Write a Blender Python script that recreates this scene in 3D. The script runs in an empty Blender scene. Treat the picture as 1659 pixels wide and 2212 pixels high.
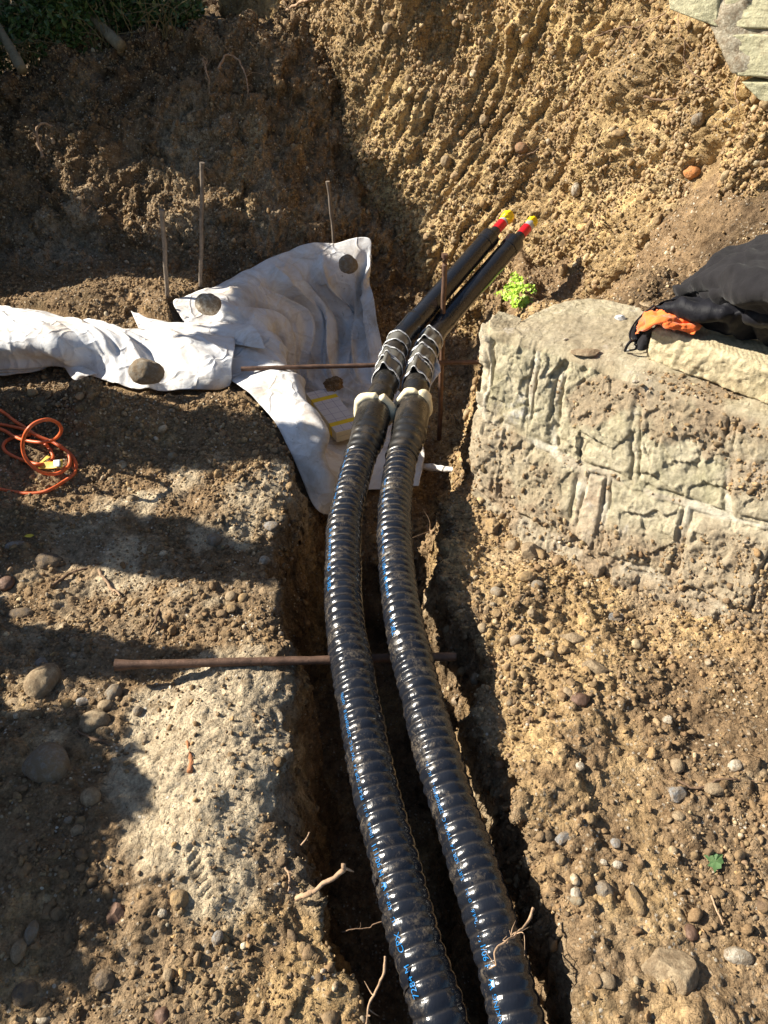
import bpy, bmesh, math, random
import numpy as np
from mathutils import Vector, Matrix
R = math.radians
random.seed(7); rng = np.random.default_rng(11)
S = bpy.context.scene

# ------------------------------------------------------------------ camera, sky, sun, exposure
CAMH, PITCH = 1.65, R(40)
cam = bpy.data.cameras.new('camera'); cam_o = bpy.data.objects.new('camera', cam)
S.collection.objects.link(cam_o); S.camera = cam_o
cam.sensor_fit = 'HORIZONTAL'; cam.sensor_width = 36; cam.lens = 36.0
cam.clip_start = .02; cam.clip_end = 500
cam_o.location = (0, 0, CAMH); cam_o.rotation_euler = (R(90) - PITCH, 0, 0)
SUN_EL, SUN_AZ = R(33), R(10)      # the sun stands low on the left, slightly beyond the trench
sdir = Vector((-math.cos(SUN_AZ) * math.cos(SUN_EL), math.sin(SUN_AZ) * math.cos(SUN_EL), math.sin(SUN_EL)))
W_ = bpy.data.worlds.new('World'); S.world = W_; W_.use_nodes = True
nt = W_.node_tree; bg = nt.nodes['Background']
sky = nt.nodes.new('ShaderNodeTexSky'); sky.sky_type = 'NISHITA'; sky.sun_disc = False
sky.sun_elevation = SUN_EL; sky.sun_rotation = math.atan2(sdir.x, sdir.y)
sky.air_density = 1.0; sky.dust_density = .6
nt.links.new(sky.outputs[0], bg.inputs[0]); bg.inputs[1].default_value = .055
sl = bpy.data.lights.new('sun', 'SUN'); sl.energy = 5.0; sl.angle = R(.5); sl.color = (1, .93, .80)
so = bpy.data.objects.new('sun', sl); S.collection.objects.link(so)
so.rotation_euler = sdir.to_track_quat('Z', 'Y').to_euler()
S.view_settings.view_transform = 'Standard'; S.view_settings.look = 'None'
S.view_settings.exposure = 1.28; S.view_settings.gamma = 1

# ------------------------------------------------------------------ helpers
def ray(px, py):                       # direction through a point of the 1659 x 2212 view
    u = (px - 829.5) / 1659; v = (py - 1106) / 1659
    c, s = math.cos(PITCH), math.sin(PITCH)
    return np.array([u, c - v * s, -s - v * c])
CAM = np.array([0, 0, CAMH])
def Wz(px, py, z): d = ray(px, py); return CAM + d * ((z - CAMH) / d[2])
def Wy(px, py, y): d = ray(px, py); return CAM + d * (y / d[1])
def Wc(px, py, c): return CAM + ray(px, py) * c
def depth(p): return p[1] * math.cos(PITCH) + (CAMH - p[2]) * math.sin(PITCH)

def tag(o, label=None, cat=None, group=None, kind=None):
    if label: o['label'] = label
    if cat: o['category'] = cat
    if group: o['group'] = group
    if kind: o['kind'] = kind
    return o
def empty(name, loc, label, cat, group=None):
    o = bpy.data.objects.new(name, None); S.collection.objects.link(o); o.location = loc; o.empty_display_size = .05
    return tag(o, label, cat, group)
def mesh(name, V, F, mat, parent=None, smooth=True, mats=None, mi=None, attrs=None):
    V = np.asarray(V, np.float32)
    me = bpy.data.meshes.new(name)
    if isinstance(F, np.ndarray):
        k = F.shape[1]; n = len(F)
        me.vertices.add(len(V)); me.vertices.foreach_set('co', V.ravel())
        me.loops.add(n * k); me.loops.foreach_set('vertex_index', F.astype(np.int32).ravel())
        me.polygons.add(n); me.polygons.foreach_set('loop_start', np.arange(0, n * k, k, dtype=np.int32))
        me.update(calc_edges=True)
    else:
        me.from_pydata([tuple(map(float, v)) for v in V], [], [tuple(int(i) for i in f) for f in F])
    me.validate()
    if smooth: me.polygons.foreach_set('use_smooth', np.ones(len(me.polygons), bool))
    for m in (mats or [mat]): me.materials.append(m)
    if mi is not None: me.polygons.foreach_set('material_index', np.asarray(mi, np.int32))
    for k, a in (attrs or {}).items():
        a = np.asarray(a, np.float32)
        if a.ndim == 1:
            at = me.attributes.new(k, 'FLOAT', 'POINT'); at.data.foreach_set('value', a)
        else:
            at = me.attributes.new(k, 'FLOAT_COLOR', 'POINT'); at.data.foreach_set('color', np.c_[a, np.ones(len(a))].astype(np.float32).ravel())
    o = bpy.data.objects.new(name, me); S.collection.objects.link(o)
    if parent is not None:
        o.parent = parent; o.matrix_parent_inverse = Matrix.Translation(-world_loc(parent))
    return o
def world_loc(p):
    l = Vector((0, 0, 0))
    if p.type == 'EMPTY': l = Vector(p.location)
    return l

# lattice noise in numpy
def _h(ix, iy, iz, s):
    n = (ix.astype(np.int64) * 374761393 + iy.astype(np.int64) * 668265263 + iz.astype(np.int64) * 2147483647 + s * 1274126177) & 0xffffffff
    n = ((n ^ (n >> 13)) * 1274126177) & 0xffffffff
    n = ((n ^ (n >> 16)) * 2246822519) & 0xffffffff
    return ((n ^ (n >> 15)) & 0xffffff) / float(0xffffff)
def vnoise(P, sc, seed=0):
    Q = P / sc; I = np.floor(Q).astype(np.int64); f = Q - I; f = f * f * f * (f * (f * 6 - 15) + 10)
    r = 0
    for a in (0, 1):
        wx = f[:, 0] if a else 1 - f[:, 0]
        for b in (0, 1):
            wy = f[:, 1] if b else 1 - f[:, 1]
            for c in (0, 1):
                wz = f[:, 2] if c else 1 - f[:, 2]
                r = r + wx * wy * wz * _h(I[:, 0] + a, I[:, 1] + b, I[:, 2] + c, seed)
    return r * 2 - 1
def fbm(P, sc, octs=4, seed=0, gain=.5):
    r = 0; a = 1; t = 0
    for k in range(octs):
        r = r + a * vnoise(P + 13.7 * k, sc, seed + k); t += a; a *= gain; sc *= .5
    return r / t * 1.6
def worley(P, sc, seed=0):             # F1, F2 (in cells), cell value
    Q = P / sc; I = np.floor(Q).astype(np.int64); n = len(P)
    f1 = np.full(n, 9.); f2 = np.full(n, 9.); cid = np.zeros(n)
    for a in (-1, 0, 1):
        for b in (-1, 0, 1):
            for c in (-1, 0, 1):
                J = I + np.array([a, b, c])
                hx = _h(J[:, 0], J[:, 1], J[:, 2], seed); hy = _h(J[:, 0], J[:, 1], J[:, 2], seed + 1); hz = _h(J[:, 0], J[:, 1], J[:, 2], seed + 2)
                d = np.sqrt((J[:, 0] + hx - Q[:, 0]) ** 2 + (J[:, 1] + hy - Q[:, 1]) ** 2 + (J[:, 2] + hz - Q[:, 2]) ** 2)
                m = d < f1
                f2 = np.where(m, f1, np.minimum(f2, d)); cid = np.where(m, (hx * 7 + hy * 13) % 1, cid); f1 = np.where(m, d, f1)
    return f1, f2, cid
def facet(P, sc, seed, slope=.3):      # every cell a plane of its own tilt: broken rock
    Q = P / sc; I = np.floor(Q).astype(np.int64); n = len(P); f1 = np.full(n, 9.); out = np.zeros(n)
    for a in (-1, 0, 1):
        for b in (-1, 0, 1):
            for c in (-1, 0, 1):
                J = I + np.array([a, b, c]); h = [_h(J[:, 0], J[:, 1], J[:, 2], seed + k) for k in range(6)]
                D = [J[:, k] + h[k] - Q[:, k] for k in range(3)]; d = D[0] ** 2 + D[1] ** 2 + D[2] ** 2
                v = sum(D[k] * (h[k + 3] - .5) for k in range(3)) * 2 * slope + (h[3] - .5) * slope * .5
                m = d < f1; out = np.where(m, v, out); f1 = np.where(m, d, f1)
    return out * sc
def dome(P, sc, seed, r=.55):
    f1, f2, c = worley(P, sc, seed)
    rr = r * (.55 + .6 * c)
    return np.sqrt(np.clip(1 - (f1 / rr) ** 2, 0, 1)) * (.4 + .8 * c) * sc
def ss(x, a, b): t = np.clip((x - a) / (b - a), 0, 1); return t * t * (3 - 2 * t)
def sdf(P, poly):                      # signed distance to a closed polygon, negative inside
    poly = np.array(poly, float); n = len(poly); d = np.full(len(P), 1e9); ins = np.zeros(len(P), bool)
    for i in range(n):
        a = poly[i]; b = poly[(i + 1) % n]; e = b - a; w = P - a
        t = np.clip((w @ e) / (e @ e), 0, 1); q = w - t[:, None] * e
        d = np.minimum(d, (q ** 2).sum(1))
        c = (a[1] > P[:, 1]) != (b[1] > P[:, 1])
        xx = e[0] * (P[:, 1] - a[1]) / (e[1] if e[1] else 1e-9) + a[0]
        ins ^= c & (P[:, 0] < xx)
    d = np.sqrt(d); return np.where(ins, -d, d)
def cr(P, n):                          # Catmull-Rom through points, n samples, even by arc length
    P = np.array(P, float); P = np.vstack([2 * P[0] - P[1], P, 2 * P[-1] - P[-2]])
    out = []
    for i in range(1, len(P) - 2):
        t = np.linspace(0, 1, 24, endpoint=False)[:, None]
        a, b, c, d = P[i - 1:i + 3]
        out.append(.5 * (2 * b + (c - a) * t + (2 * a - 5 * b + 4 * c - d) * t * t + (3 * b - a - 3 * c + d) * t ** 3))
    out.append(P[-2:-1]); Q = np.vstack(out)
    L = np.r_[0, np.cumsum(np.linalg.norm(np.diff(Q, axis=0), axis=1))]
    s = np.linspace(0, L[-1], n)
    return np.stack([np.interp(s, L, Q[:, k]) for k in range(Q.shape[1])], 1), s
def grid_faces(nr, nc, wrap=False):
    i = np.arange(nr - 1)[:, None]; j = np.arange(nc if wrap else nc - 1)[None, :]; j2 = (j + 1) % nc
    a = i * nc + j; b = i * nc + j2; c = (i + 1) * nc + j2; d = (i + 1) * nc + j
    return np.stack([a.ravel(), b.ravel(), c.ravel(), d.ravel()], 1)
def frames(C):
    T = np.gradient(C, axis=0); T /= np.linalg.norm(T, axis=1)[:, None]
    up = np.array([0, 0, 1.]); A = np.cross(T, up); n = np.linalg.norm(A, axis=1)
    A[n < .05] = [1, 0, 0]; A /= np.linalg.norm(A, axis=1)[:, None]
    B = np.cross(A, T); return T, A, B        # A: to the right of travel, B: upwards
def tube(C, rad, seg=12, cap=True):
    C = np.asarray(C, float); rad = np.broadcast_to(rad, len(C)); T, A, B = frames(C)
    th = np.linspace(0, 2 * np.pi, seg, endpoint=False)
    V = C[:, None] + rad[:, None, None] * (np.cos(th)[None, :, None] * A[:, None] + np.sin(th)[None, :, None] * B[:, None])
    V = V.reshape(-1, 3); F = [tuple(f) for f in grid_faces(len(C), seg, True)]
    if cap:
        n = len(V); V = np.vstack([V, C[0], C[-1]])
        for k in range(seg):
            k2 = (k + 1) % seg; F.append((k2, k, n)); F.append(((len(C) - 1) * seg + k, (len(C) - 1) * seg + k2, n + 1))
    return V, F
def joinm(L):
    VV = []; FF = []; o = 0
    for V, F in L: VV.append(V); FF += [tuple(i + o for i in f) for f in F]; o += len(V)
    return np.vstack(VV), FF
def ico(sub):
    bm = bmesh.new(); bmesh.ops.create_icosphere(bm, subdivisions=sub, radius=1)
    V = np.array([v.co[:] for v in bm.verts]); F = np.array([[v.index for v in f.verts] for f in bm.faces]); bm.free(); return V, F
def euler(a, b, c):
    return np.array(Matrix.Rotation(c, 3, 'Z') @ Matrix.Rotation(b, 3, 'Y') @ Matrix.Rotation(a, 3, 'X'))

# ------------------------------------------------------------------ materials
class N:
    def __init__(s, name):
        s.m = bpy.data.materials.new(name); s.m.use_nodes = True; s.t = s.m.node_tree
        s.b = s.t.nodes['Principled BSDF']; s.pos = None
    def n(s, ty, **k):
        x = s.t.nodes.new(ty)
        for a, v in k.items(): setattr(x, a, v)
        return x
    def l(s, a, b): s.t.links.new(a, b)
    def P(s):
        if s.pos is None: s.pos = s.n('ShaderNodeTexCoord').outputs['Object']
        return s.pos
    def noise(s, sc, det=4, rough=.6, dist=0, vec=None):
        x = s.n('ShaderNodeTexNoise'); x.inputs['Scale'].default_value = sc; x.inputs['Detail'].default_value = det
        x.inputs['Roughness'].default_value = rough; x.inputs['Distortion'].default_value = dist; s.l(vec or s.P(), x.inputs['Vector']); return x.outputs['Fac']
    def vor(s, sc, feat='F1', out='Distance', vec=None, rnd=1):
        x = s.n('ShaderNodeTexVoronoi', feature=feat); x.inputs['Scale'].default_value = sc; x.inputs['Randomness'].default_value = rnd
        s.l(vec or s.P(), x.inputs['Vector']); return x.outputs[out]
    def ramp(s, f, *st):
        x = s.n('ShaderNodeValToRGB'); e = x.color_ramp.elements
        while len(e) < len(st): e.new(.5)
        for i, (p, c) in enumerate(st):
            e[i].position = p; e[i].color = (*c, 1) if hasattr(c, '__len__') else (c, c, c, 1)
        s.l(f, x.inputs[0]); return x.outputs[0]
    def mix(s, f, a, b, mode='MIX'):
        x = s.n('ShaderNodeMix', data_type='RGBA', blend_type=mode)
        for k, v in ((0, f), (6, a), (7, b)):
            if hasattr(v, 'links') or hasattr(v, 'is_linked'): s.l(v, x.inputs[k])
            else: x.inputs[k].default_value = (*v, 1) if hasattr(v, '__len__') else v
        return x.outputs[2]
    def math(s, op, a, b=0., c=None):
        x = s.n('ShaderNodeMath', operation=op)
        for k, v in enumerate((a, b) if c is None else (a, b, c)):
            if hasattr(v, 'is_linked'): s.l(v, x.inputs[k])
            else: x.inputs[k].default_value = v
        return x.outputs[0]
    def attr(s, nm, out='Fac'): x = s.n('ShaderNodeAttribute'); x.attribute_name = nm; return x.outputs[out]
    def bump(s, h, dist, strength=1., prev=None):
        x = s.n('ShaderNodeBump'); x.inputs['Strength'].default_value = strength; x.inputs['Distance'].default_value = dist
        s.l(h, x.inputs['Height'])
        if prev is not None: s.l(prev, x.inputs['Normal'])
        return x.outputs[0]
    def fin(s, col=None, rough=.9, nrm=None, spec=.3, metal=0, coat=0, **k):
        for nm, v in (('Base Color', col), ('Roughness', rough), ('Normal', nrm)):
            if v is None: continue
            if hasattr(v, 'is_linked'): s.l(v, s.b.inputs[nm])
            else: s.b.inputs[nm].default_value = (*v, 1) if hasattr(v, '__len__') else v
        s.b.inputs['Specular IOR Level'].default_value = spec; s.b.inputs['Metallic'].default_value = metal; s.b.inputs['Coat Weight'].default_value = coat
        for a, v in k.items(): s.b.inputs[a.replace('_', ' ')].default_value = v
        return s.m

def soil_mat(name, tan, och, clay, hum, bmp=1.):
    m = N(name)
    n1 = m.noise(3.1, 5, .65); n2 = m.noise(28, 4, .7); n3 = m.noise(140, 3, .7)
    c = m.mix(m.attr('och'), tan, och)
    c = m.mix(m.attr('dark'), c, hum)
    c = m.mix(m.attr('grey'), c, clay)
    c = m.mix(1., c, m.ramp(n1, (.3, (.72, .70, .68)), (.7, (1.22, 1.2, 1.15))), 'MULTIPLY')
    c = m.mix(1., c, m.ramp(n2, (.3, (.50, .46, .42)), (.5, .95), (.72, (1.5, 1.5, 1.48))), 'MULTIPLY')
    c = m.mix(1., c, m.ramp(n3, (.3, .72), (.7, 1.3)), 'MULTIPLY')
    # grit: small stones, each with its own tone
    v = m.n('ShaderNodeTexVoronoi'); v.inputs['Scale'].default_value = 95; m.l(m.P(), v.inputs['Vector'])
    sel = m.math('MULTIPLY', m.ramp(v.outputs['Distance'], (.30, 1.), (.42, 0.)), m.ramp(m.noise(9, 3), (.42, 0.), (.58, 1.)))
    rnd = m.n('ShaderNodeSeparateColor'); m.l(v.outputs['Color'], rnd.inputs[0])
    sel = m.math('MULTIPLY', sel, m.math('GREATER_THAN', rnd.outputs[0], .5))
    gc = m.ramp(rnd.outputs[1], (0., (.13, .11, .09)), (.4, (.28, .21, .13)), (.75, (.42, .34, .24)), (1., (.6, .55, .46)))
    c = m.mix(sel, c, gc)
    inv = m.math('SUBTRACT', 1., v.outputs['Distance'])
    v2 = m.vor(230); v3 = m.vor(42, 'SMOOTH_F1')
    b = m.bump(m.ramp(v3, (0., 1.), (.6, 0.)), .010 * bmp, .55)
    b = m.bump(inv, .006 * bmp, .8, b)
    b = m.bump(m.math('SUBTRACT', 1., v2), .003 * bmp, .7, b)
    b = m.bump(m.noise(60, 6, .75), .012 * bmp, .8, b)
    return m.fin(c, .95, b, .15)
M = {}
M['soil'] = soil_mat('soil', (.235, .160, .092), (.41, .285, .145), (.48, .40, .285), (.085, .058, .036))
M['wallsoil'] = soil_mat('bank_soil', (.37, .26, .135), (.53, .38, .185), (.47, .36, .21), (.13, .085, .05), 1.15)
def pebble_mat(name):
    m = N(name)
    c = m.attr('col', 'Color')
    c = m.mix(1., c, m.ramp(m.noise(160, 4, .7), (.3, (.65, .62, .58)), (.65, (1.25, 1.25, 1.25))), 'MULTIPLY')
    c = m.mix(m.ramp(m.noise(34, 5, .7), (.40, 0.), (.60, .85)), c, (.22, .145, .075))
    b = m.bump(m.noise(220, 5, .7), .004, .8)
    return m.fin(c, .85, b, .25)
M['pebble'] = pebble_mat('pebble')
def stone_mat(name, a, b_, dirt=.35, sc=1.):
    m = N(name)
    c = m.ramp(m.noise(14 * sc, 6, .7, .4), (.3, a), (.7, b_))
    c = m.mix(1., c, m.ramp(m.noise(120 * sc, 4, .75), (.3, (.68, .66, .62)), (.7, (1.22, 1.2, 1.18))), 'MULTIPLY')
    c = m.mix(m.ramp(m.noise(24 * sc, 5, .7, .6), (.62 - dirt * .4, 0.), (.78 - dirt * .2, .9)), c, (.20, .14, .085))
    geo = m.n('ShaderNodeNewGeometry'); sp = m.n('ShaderNodeSeparateXYZ'); m.l(geo.outputs['Position'], sp.inputs[0])
    c = m.mix(m.math('MULTIPLY', m.ramp(m.noise(55 * sc, 5, .75), (.42, 0.), (.56, 1.)), dirt * 1.6), c, (.21, .148, .088))
    b = m.bump(m.noise(70 * sc, 7, .75), .009, .9)
    b = m.bump(m.noise(330, 3), .002, .9, b)
    return m.fin(c, .9, b, .2)
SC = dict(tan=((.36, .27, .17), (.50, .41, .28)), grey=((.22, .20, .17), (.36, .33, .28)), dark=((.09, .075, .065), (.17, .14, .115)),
          pale=((.52, .47, .38), (.68, .64, .56)), ochre=((.38, .25, .12), (.50, .36, .19)), rust=((.26, .13, .07), (.38, .22, .13)), bluish=((.24, .25, .26), (.42, .42, .41)), white=((.72, .70, .64), (.85, .84, .80)))
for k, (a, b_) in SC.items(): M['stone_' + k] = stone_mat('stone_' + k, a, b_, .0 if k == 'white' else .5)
def plain(name, col, rough=.6, spec=.4, bsc=0, bd=0, var=.15, metal=0, coat=0):
    m = N(name); c = m.mix(1., (*col,), m.ramp(m.noise(35, 5, .7), (.3, 1 - var), (.7, 1 + var)), 'MULTIPLY')
    nb = m.bump(m.noise(bsc, 5, .7), bd, .8) if bsc else None
    return m.fin(c, rough, nb, spec, metal, coat)
def geo_mat():
    m = N('geotextile')
    base = m.ramp(m.noise(6, 5, .6), (.3, (.60, .60, .61)), (.7, (.73, .725, .72)))
    d1 = m.ramp(m.noise(5.5, 7, .72, .8), (.44, 0.), (.70, .85))
    c = m.mix(d1, base, (.42, .33, .24))
    d2 = m.math('MULTIPLY', m.ramp(m.noise(38, 6, .8, .5), (.60, 0.), (.66, 1.)), m.ramp(m.noise(4.2, 3), (.48, 0.), (.62, 1.)))
    c = m.mix(d2, c, (.16, .12, .09))
    b = m.bump(m.noise(420, 3, .7), .0012, .6); b = m.bump(m.noise(24, 4, .6, 1.5), .008, .3, b)
    e = m.n('ShaderNodeTexVoronoi', feature='DISTANCE_TO_EDGE'); e.inputs['Scale'].default_value = 6.5
    w = m.n('ShaderNodeVectorMath', operation='ADD'); nz_ = m.n('ShaderNodeTexNoise'); nz_.inputs['Scale'].default_value = 5; m.l(m.P(), nz_.inputs['Vector']); sc_ = m.n('ShaderNodeVectorMath', operation='SCALE'); m.l(nz_.outputs['Color'], sc_.inputs[0]); sc_.inputs['Scale'].default_value = .35
    m.l(m.P(), w.inputs[0]); m.l(sc_.outputs[0], w.inputs[1]); m.l(w.outputs[0], e.inputs['Vector'])
    b = m.bump(m.ramp(e.outputs['Distance'], (0., 1.), (.10, .25), (.3, 0.)), .012, .45, b)
    c = m.mix(m.math('MULTIPLY', m.ramp(m.noise(75, 5, .85), (.62, 0.), (.70, .8)), m.ramp(m.noise(3.1, 4, .6), (.42, 0.), (.6, 1.))), c, (.22, .165, .11))
    return m.fin(c, .9, b, .15, Sheen_Weight=.05)
M['geo'] = geo_mat()
def pipe_mat():
    m = N('black_pipe')
    d = m.math('MULTIPLY', m.ramp(m.noise(16, 7, .75, .6), (.50, 0.), (.70, 1.)), m.ramp(m.noise(130, 4, .8), (.42, 0.), (.6, 1.)))
    d = m.math('MAXIMUM', d, m.math('MULTIPLY', m.attr('dust'), m.ramp(m.noise(40, 5, .8), (.35, .1), (.6, 1.))))
    c = m.mix(m.math('MULTIPLY', d, .55), (.009, .0105, .015), (.26, .20, .13))
    r = m.ramp(d, (0., .20), (1., .8))
    x = m.n('ShaderNodeMapping'); m.l(m.P(), x.inputs[0]); x.inputs['Scale'].default_value = (1, .12, 1)
    b = m.bump(m.noise(300, 2, .5, 0, x.outputs[0]), .0006, .5); b = m.bump(m.noise(36, 4, .55), .0035, .45, b)
    return m.fin(c, r, b, .38, 0, .12, Coat_Roughness=.10)
M['pipe'] = pipe_mat()
def black_mat(name, col, rough, bd=.002, dust=.25):
    m = N(name)
    d = m.ramp(m.noise(11, 7, .75, .4), (.5, 0.), (.8, dust))
    c = m.mix(d, col, (.24, .18, .12)); b = m.bump(m.noise(25, 5, .6), bd, .5)
    return m.fin(c, m.ramp(m.noise(20, 4), (.3, rough * .8), (.7, rough * 1.3)), b, .5)
M['casing'] = black_mat('casing', (.010, .011, .014), .24, .0008, .05); M['casing'].node_tree.nodes['Principled BSDF'].inputs['Coat Weight'].default_value = .3; M['casing'].node_tree.nodes['Principled BSDF'].inputs['Coat Roughness'].default_value = .25
M['sleeve'] = black_mat('shrink_sleeve', (.016, .015, .014), .28, .003, .30)
M['foam'] = plain('foam', (.78, .68, .46), .45, .4, 14, .004, .1)
M['rust'] = plain('rusty_steel', (.13, .075, .05), .6, .4, 140, .002, .45, .35)
M['galv'] = plain('dull_steel', (.20, .16, .125), .6, .4, 140, .002, .35, .3)
M['orange'] = plain('orange_cable', (.62, .12, .035), .45, .4, 90, .0006, .2)
M['yellow'] = plain('yellow_tape', (.80, .56, .01), .35, .4, 60, .001, .06)
M['red'] = plain('red_band', (.62, .012, .02), .3, .5, 0, 0, .06)
M['silver'] = plain('grey_band', (.42, .42, .43), .35, .5, 50, .001, .2, .3)
M['blue'] = plain('blue_ink', (.008, .17, .46), .35, .4, 0, 0, .1)
M['wrapw'] = plain('white_foil_edge', (.62, .62, .62), .45, .4, 40, .006, .25)
M['tagy'] = plain('yellow_tag', (.62, .42, .07), .5, .3, 60, .0006, .12)
M['white'] = plain('white_label', (.75, .75, .75), .5, .3)
M['root'] = plain('root', (.36, .24, .15), .85, .2, 90, .003, .4)
M['rootd'] = plain('dark_root', (.15, .095, .06), .85, .2, 90, .003, .4)
def foil():
    m = N('clear_foil'); m.fin((.13, .125, .11), .20, m.bump(m.noise(40, 4), .002, .5), .6); return m.m
M['foil'] = foil()
# ------------------------------------------------------------------ the ground: bank, trench, pit, back slope
TR = [(-.02, -.7), (-.03, .35), (-.038, .48), (-.057, .545), (-.12, .63), (-.163, .77), (-.197, .87), (-.22, .96), (-.224, 1.11), (-.27, 1.22), (-.243, 1.35),
      (-.295, 1.51), (-.355, 1.65), (-.37, 1.75), (-.35, 1.91), (-.30, 2.10), (-.2, 2.3), (.15, 2.2), (.20, 2.0), (.205, 1.92), (.179, 1.75), (.164, 1.66), (.164, 1.564), (.191, 1.475),
      (.247, 1.394), (.245, 1.3), (.214, 1.243), (.232, 1.16), (.263, 1.095), (.29, 1.03), (.296, .91), (.30, .83), (.322, .73), (.35, .64), (.358, .555), (.366, .485), (.39, .3), (.5, -.7)]
PIT = [(-.30, 2.02), (-.33, 2.36), (-.42, 2.52), (-.62, 2.85), (-.75, 3.2), (-.9, 3.6), (-1.0, 4.4), (-.9, 5.8), (.9, 5.8), (.62, 4.2), (.58, 3.7), (.52, 3.3), (.42, 2.9), (.34, 2.5), (.30, 2.2), (.20, 2.05)]
WALLTOP = [(.385, 2.44), (.345, 2.34), (.365, 2.27), (.546, 2.16), (.75, 1.985), (1.04, 1.75), (1.5, 1.38), (2.1, .95)]
WALLBASE = [(.33, 2.40), (.295, 2.22), (.305, 2.03), (.53, 1.84), (.71, 1.64), (.95, 1.44), (1.36, 1.10), (1.9, .68)]
BW = [(-1.3, 6.2), (-.72, 5.35), (-.2, 4.78), (.30, 4.38), (.68, 4.02), (.90, 3.62), (1.04, 3.15), (1.24, 2.66), (1.9, 2.0), (3.0, 1.3)]
RID = [(-.8, .76), (.76, .76), (1.2, .68), (1.5, .66), (1.75, .68), (1.95, .68), (2.34, .66), (2.55, .66), (2.8, .66), (2.92, .42), (3.65, .40), (3.85, .9), (6.5, 1.1)]
def axis(segs):
    out = []
    for a, b, h in segs: out.append(np.arange(a, b - 1e-9, h))
    return np.concatenate(out + [[segs[-1][1]]])
gx = axis([(-4.6, -2.35, .06), (-2.35, -1.35, .0105), (-1.35, 1.25, .005), (1.25, 1.9, .015), (1.9, 4.5, .08)])
gy = axis([(-1.2, .3, .04), (.3, 2.7, .005), (2.7, 5.4, .0095), (5.4, 8.2, .06)])
GX, GY = np.meshgrid(gx, gy); XY = np.c_[GX.ravel(), GY.ravel()]; X, Y = XY.T
P3 = np.c_[XY, np.zeros(len(XY))]
wob = .035 * fbm(P3, .22, 4, 5) + .012 * fbm(P3, .05, 3, 9)
sT = sdf(XY, TR) + wob * .8; sP = sdf(XY, PIT) + wob * .6
sB = sdf(XY, [(-1.3, 9)] + BW + [(6, 1.2), (6, 9)])                      # behind the back wall
right = ss(X, .15, .4)
base = .05 * fbm(P3, .9, 3, 21) * (1 - .5 * right) + .018 * fbm(P3, .2, 4, 22)
base += .03 * np.exp(-((X + .62) ** 2 / .03 + (Y - 1.55) ** 2 / .012)) + .035 * np.exp(-((X + .40) ** 2 / .02 + (Y - 1.02) ** 2 / .09)) + .03 * np.exp(-((X + .55) ** 2 / .05 + (Y - 2.2) ** 2 / .02))
base -= .05 * np.exp(-((X + .50) ** 2 / .03 + (Y - 1.84) ** 2 / .010))
base += .13 * np.exp(-((X + 1.12) ** 2 / .012 + (Y - 2.52) ** 2 / .008)) + .06 * np.exp(-((X + .98) ** 2 / .02 + (Y - 2.45) ** 2 / .012)) + .10 * np.exp(-((X + 1.5) ** 2 / .06 + (Y - 2.55) ** 2 / .02))  # clods by the cable
base += .07 * np.exp(-((X + 1.5) ** 2 / .09 + (Y - 3.55) ** 2 / .03)) + .05 * np.exp(-((X + 1.0) ** 2 / .02 + (Y - 3.38) ** 2 / .012))   # spoil behind the cloth
base += .015 * np.exp(-((X - .40) ** 2 / .03 + (Y - 1.6) ** 2 / .04)) - .05 * ss(Y, 1.3, 1.9) * right - .03 * np.exp(-((X - .33) ** 2 / .01 + (Y - 1.2) ** 2 / .02))
base = base * ss(np.abs(Y - 1.35) + np.abs(X + .3) * .3, .0, .12) if False else base
# fill behind the stone wall, spoil against the back wall
WT0 = [(.52, 2.80), (.37, 2.48)] + WALLTOP[1:]; sW = sdf(XY, WT0 + [(6, .9), (6, 9), (1.0, 9)])
soilH = .44 + (.10 * ss(X, .78, 1.0) + .24 * ss(X, 1.02, 1.35)) * ss(Y, 2.0, 2.45) - .32 * ss(Y, 2.55, 3.3) * ss(-X, -1.25, -.95) + .05 * fbm(P3, .3, 3, 31) + .015 * fbm(P3, .07, 3, 32)
base = np.where(sW < 0, base + (soilH - base) * ss(-sW, .02, .10), base)
skirt = .03 * np.exp(-np.clip(sdf(XY, WALLBASE + [(6, .6), (6, 9), (1.0, 9)]), 0, 9) / .08)
base = np.where(sW >= 0, base + skirt * right, base)
# back slope
yb = 3.60 + .50 * np.clip(X + .6, 0, 2) + .12 * np.clip(-X - .8, 0, 3)
sl_ = .86 * (Y - yb) - .45
crest = .70 + .12 * np.clip(X + 2.2, 0, 2) + .10 * fbm(P3, .6, 3, 41)
slope = np.minimum(sl_, crest + .02 * (Y - 5.2)) + .06 * np.clip(fbm(np.c_[XY, sl_], .17, 4, 43), -.3, 1) * ss(Y, 4.3, 4.9) + .05 * fbm(np.c_[XY, sl_], .45, 4, 42)
H = np.maximum(base, np.where(X < .9, slope, -9))
pitH = np.maximum(-.45 + .02 * fbm(P3, .2, 3, 51), slope)
H = H + (np.minimum(pitH, H) - H) * ss(-sP, -.02, .10)
tw = .07 + .10 * np.exp(-((Y - 1.62) ** 2) / .05) * right
tH = -.95 + .05 * fbm(P3, .3, 3, 61)
H = H + (np.minimum(tH, H) - H) * ss(-sT, -.02, .0 + tw)
H = H - .04 * np.exp(-np.abs(sT) / .05) * (sT > 0)
# the ledge between pit and trench on the right, in the shade below the wall's end
led = np.exp(-((X - .22) ** 2 / .012 + (Y - 2.10) ** 2 / .012)); H = np.maximum(H, -.95 + .75 * led)
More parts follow.
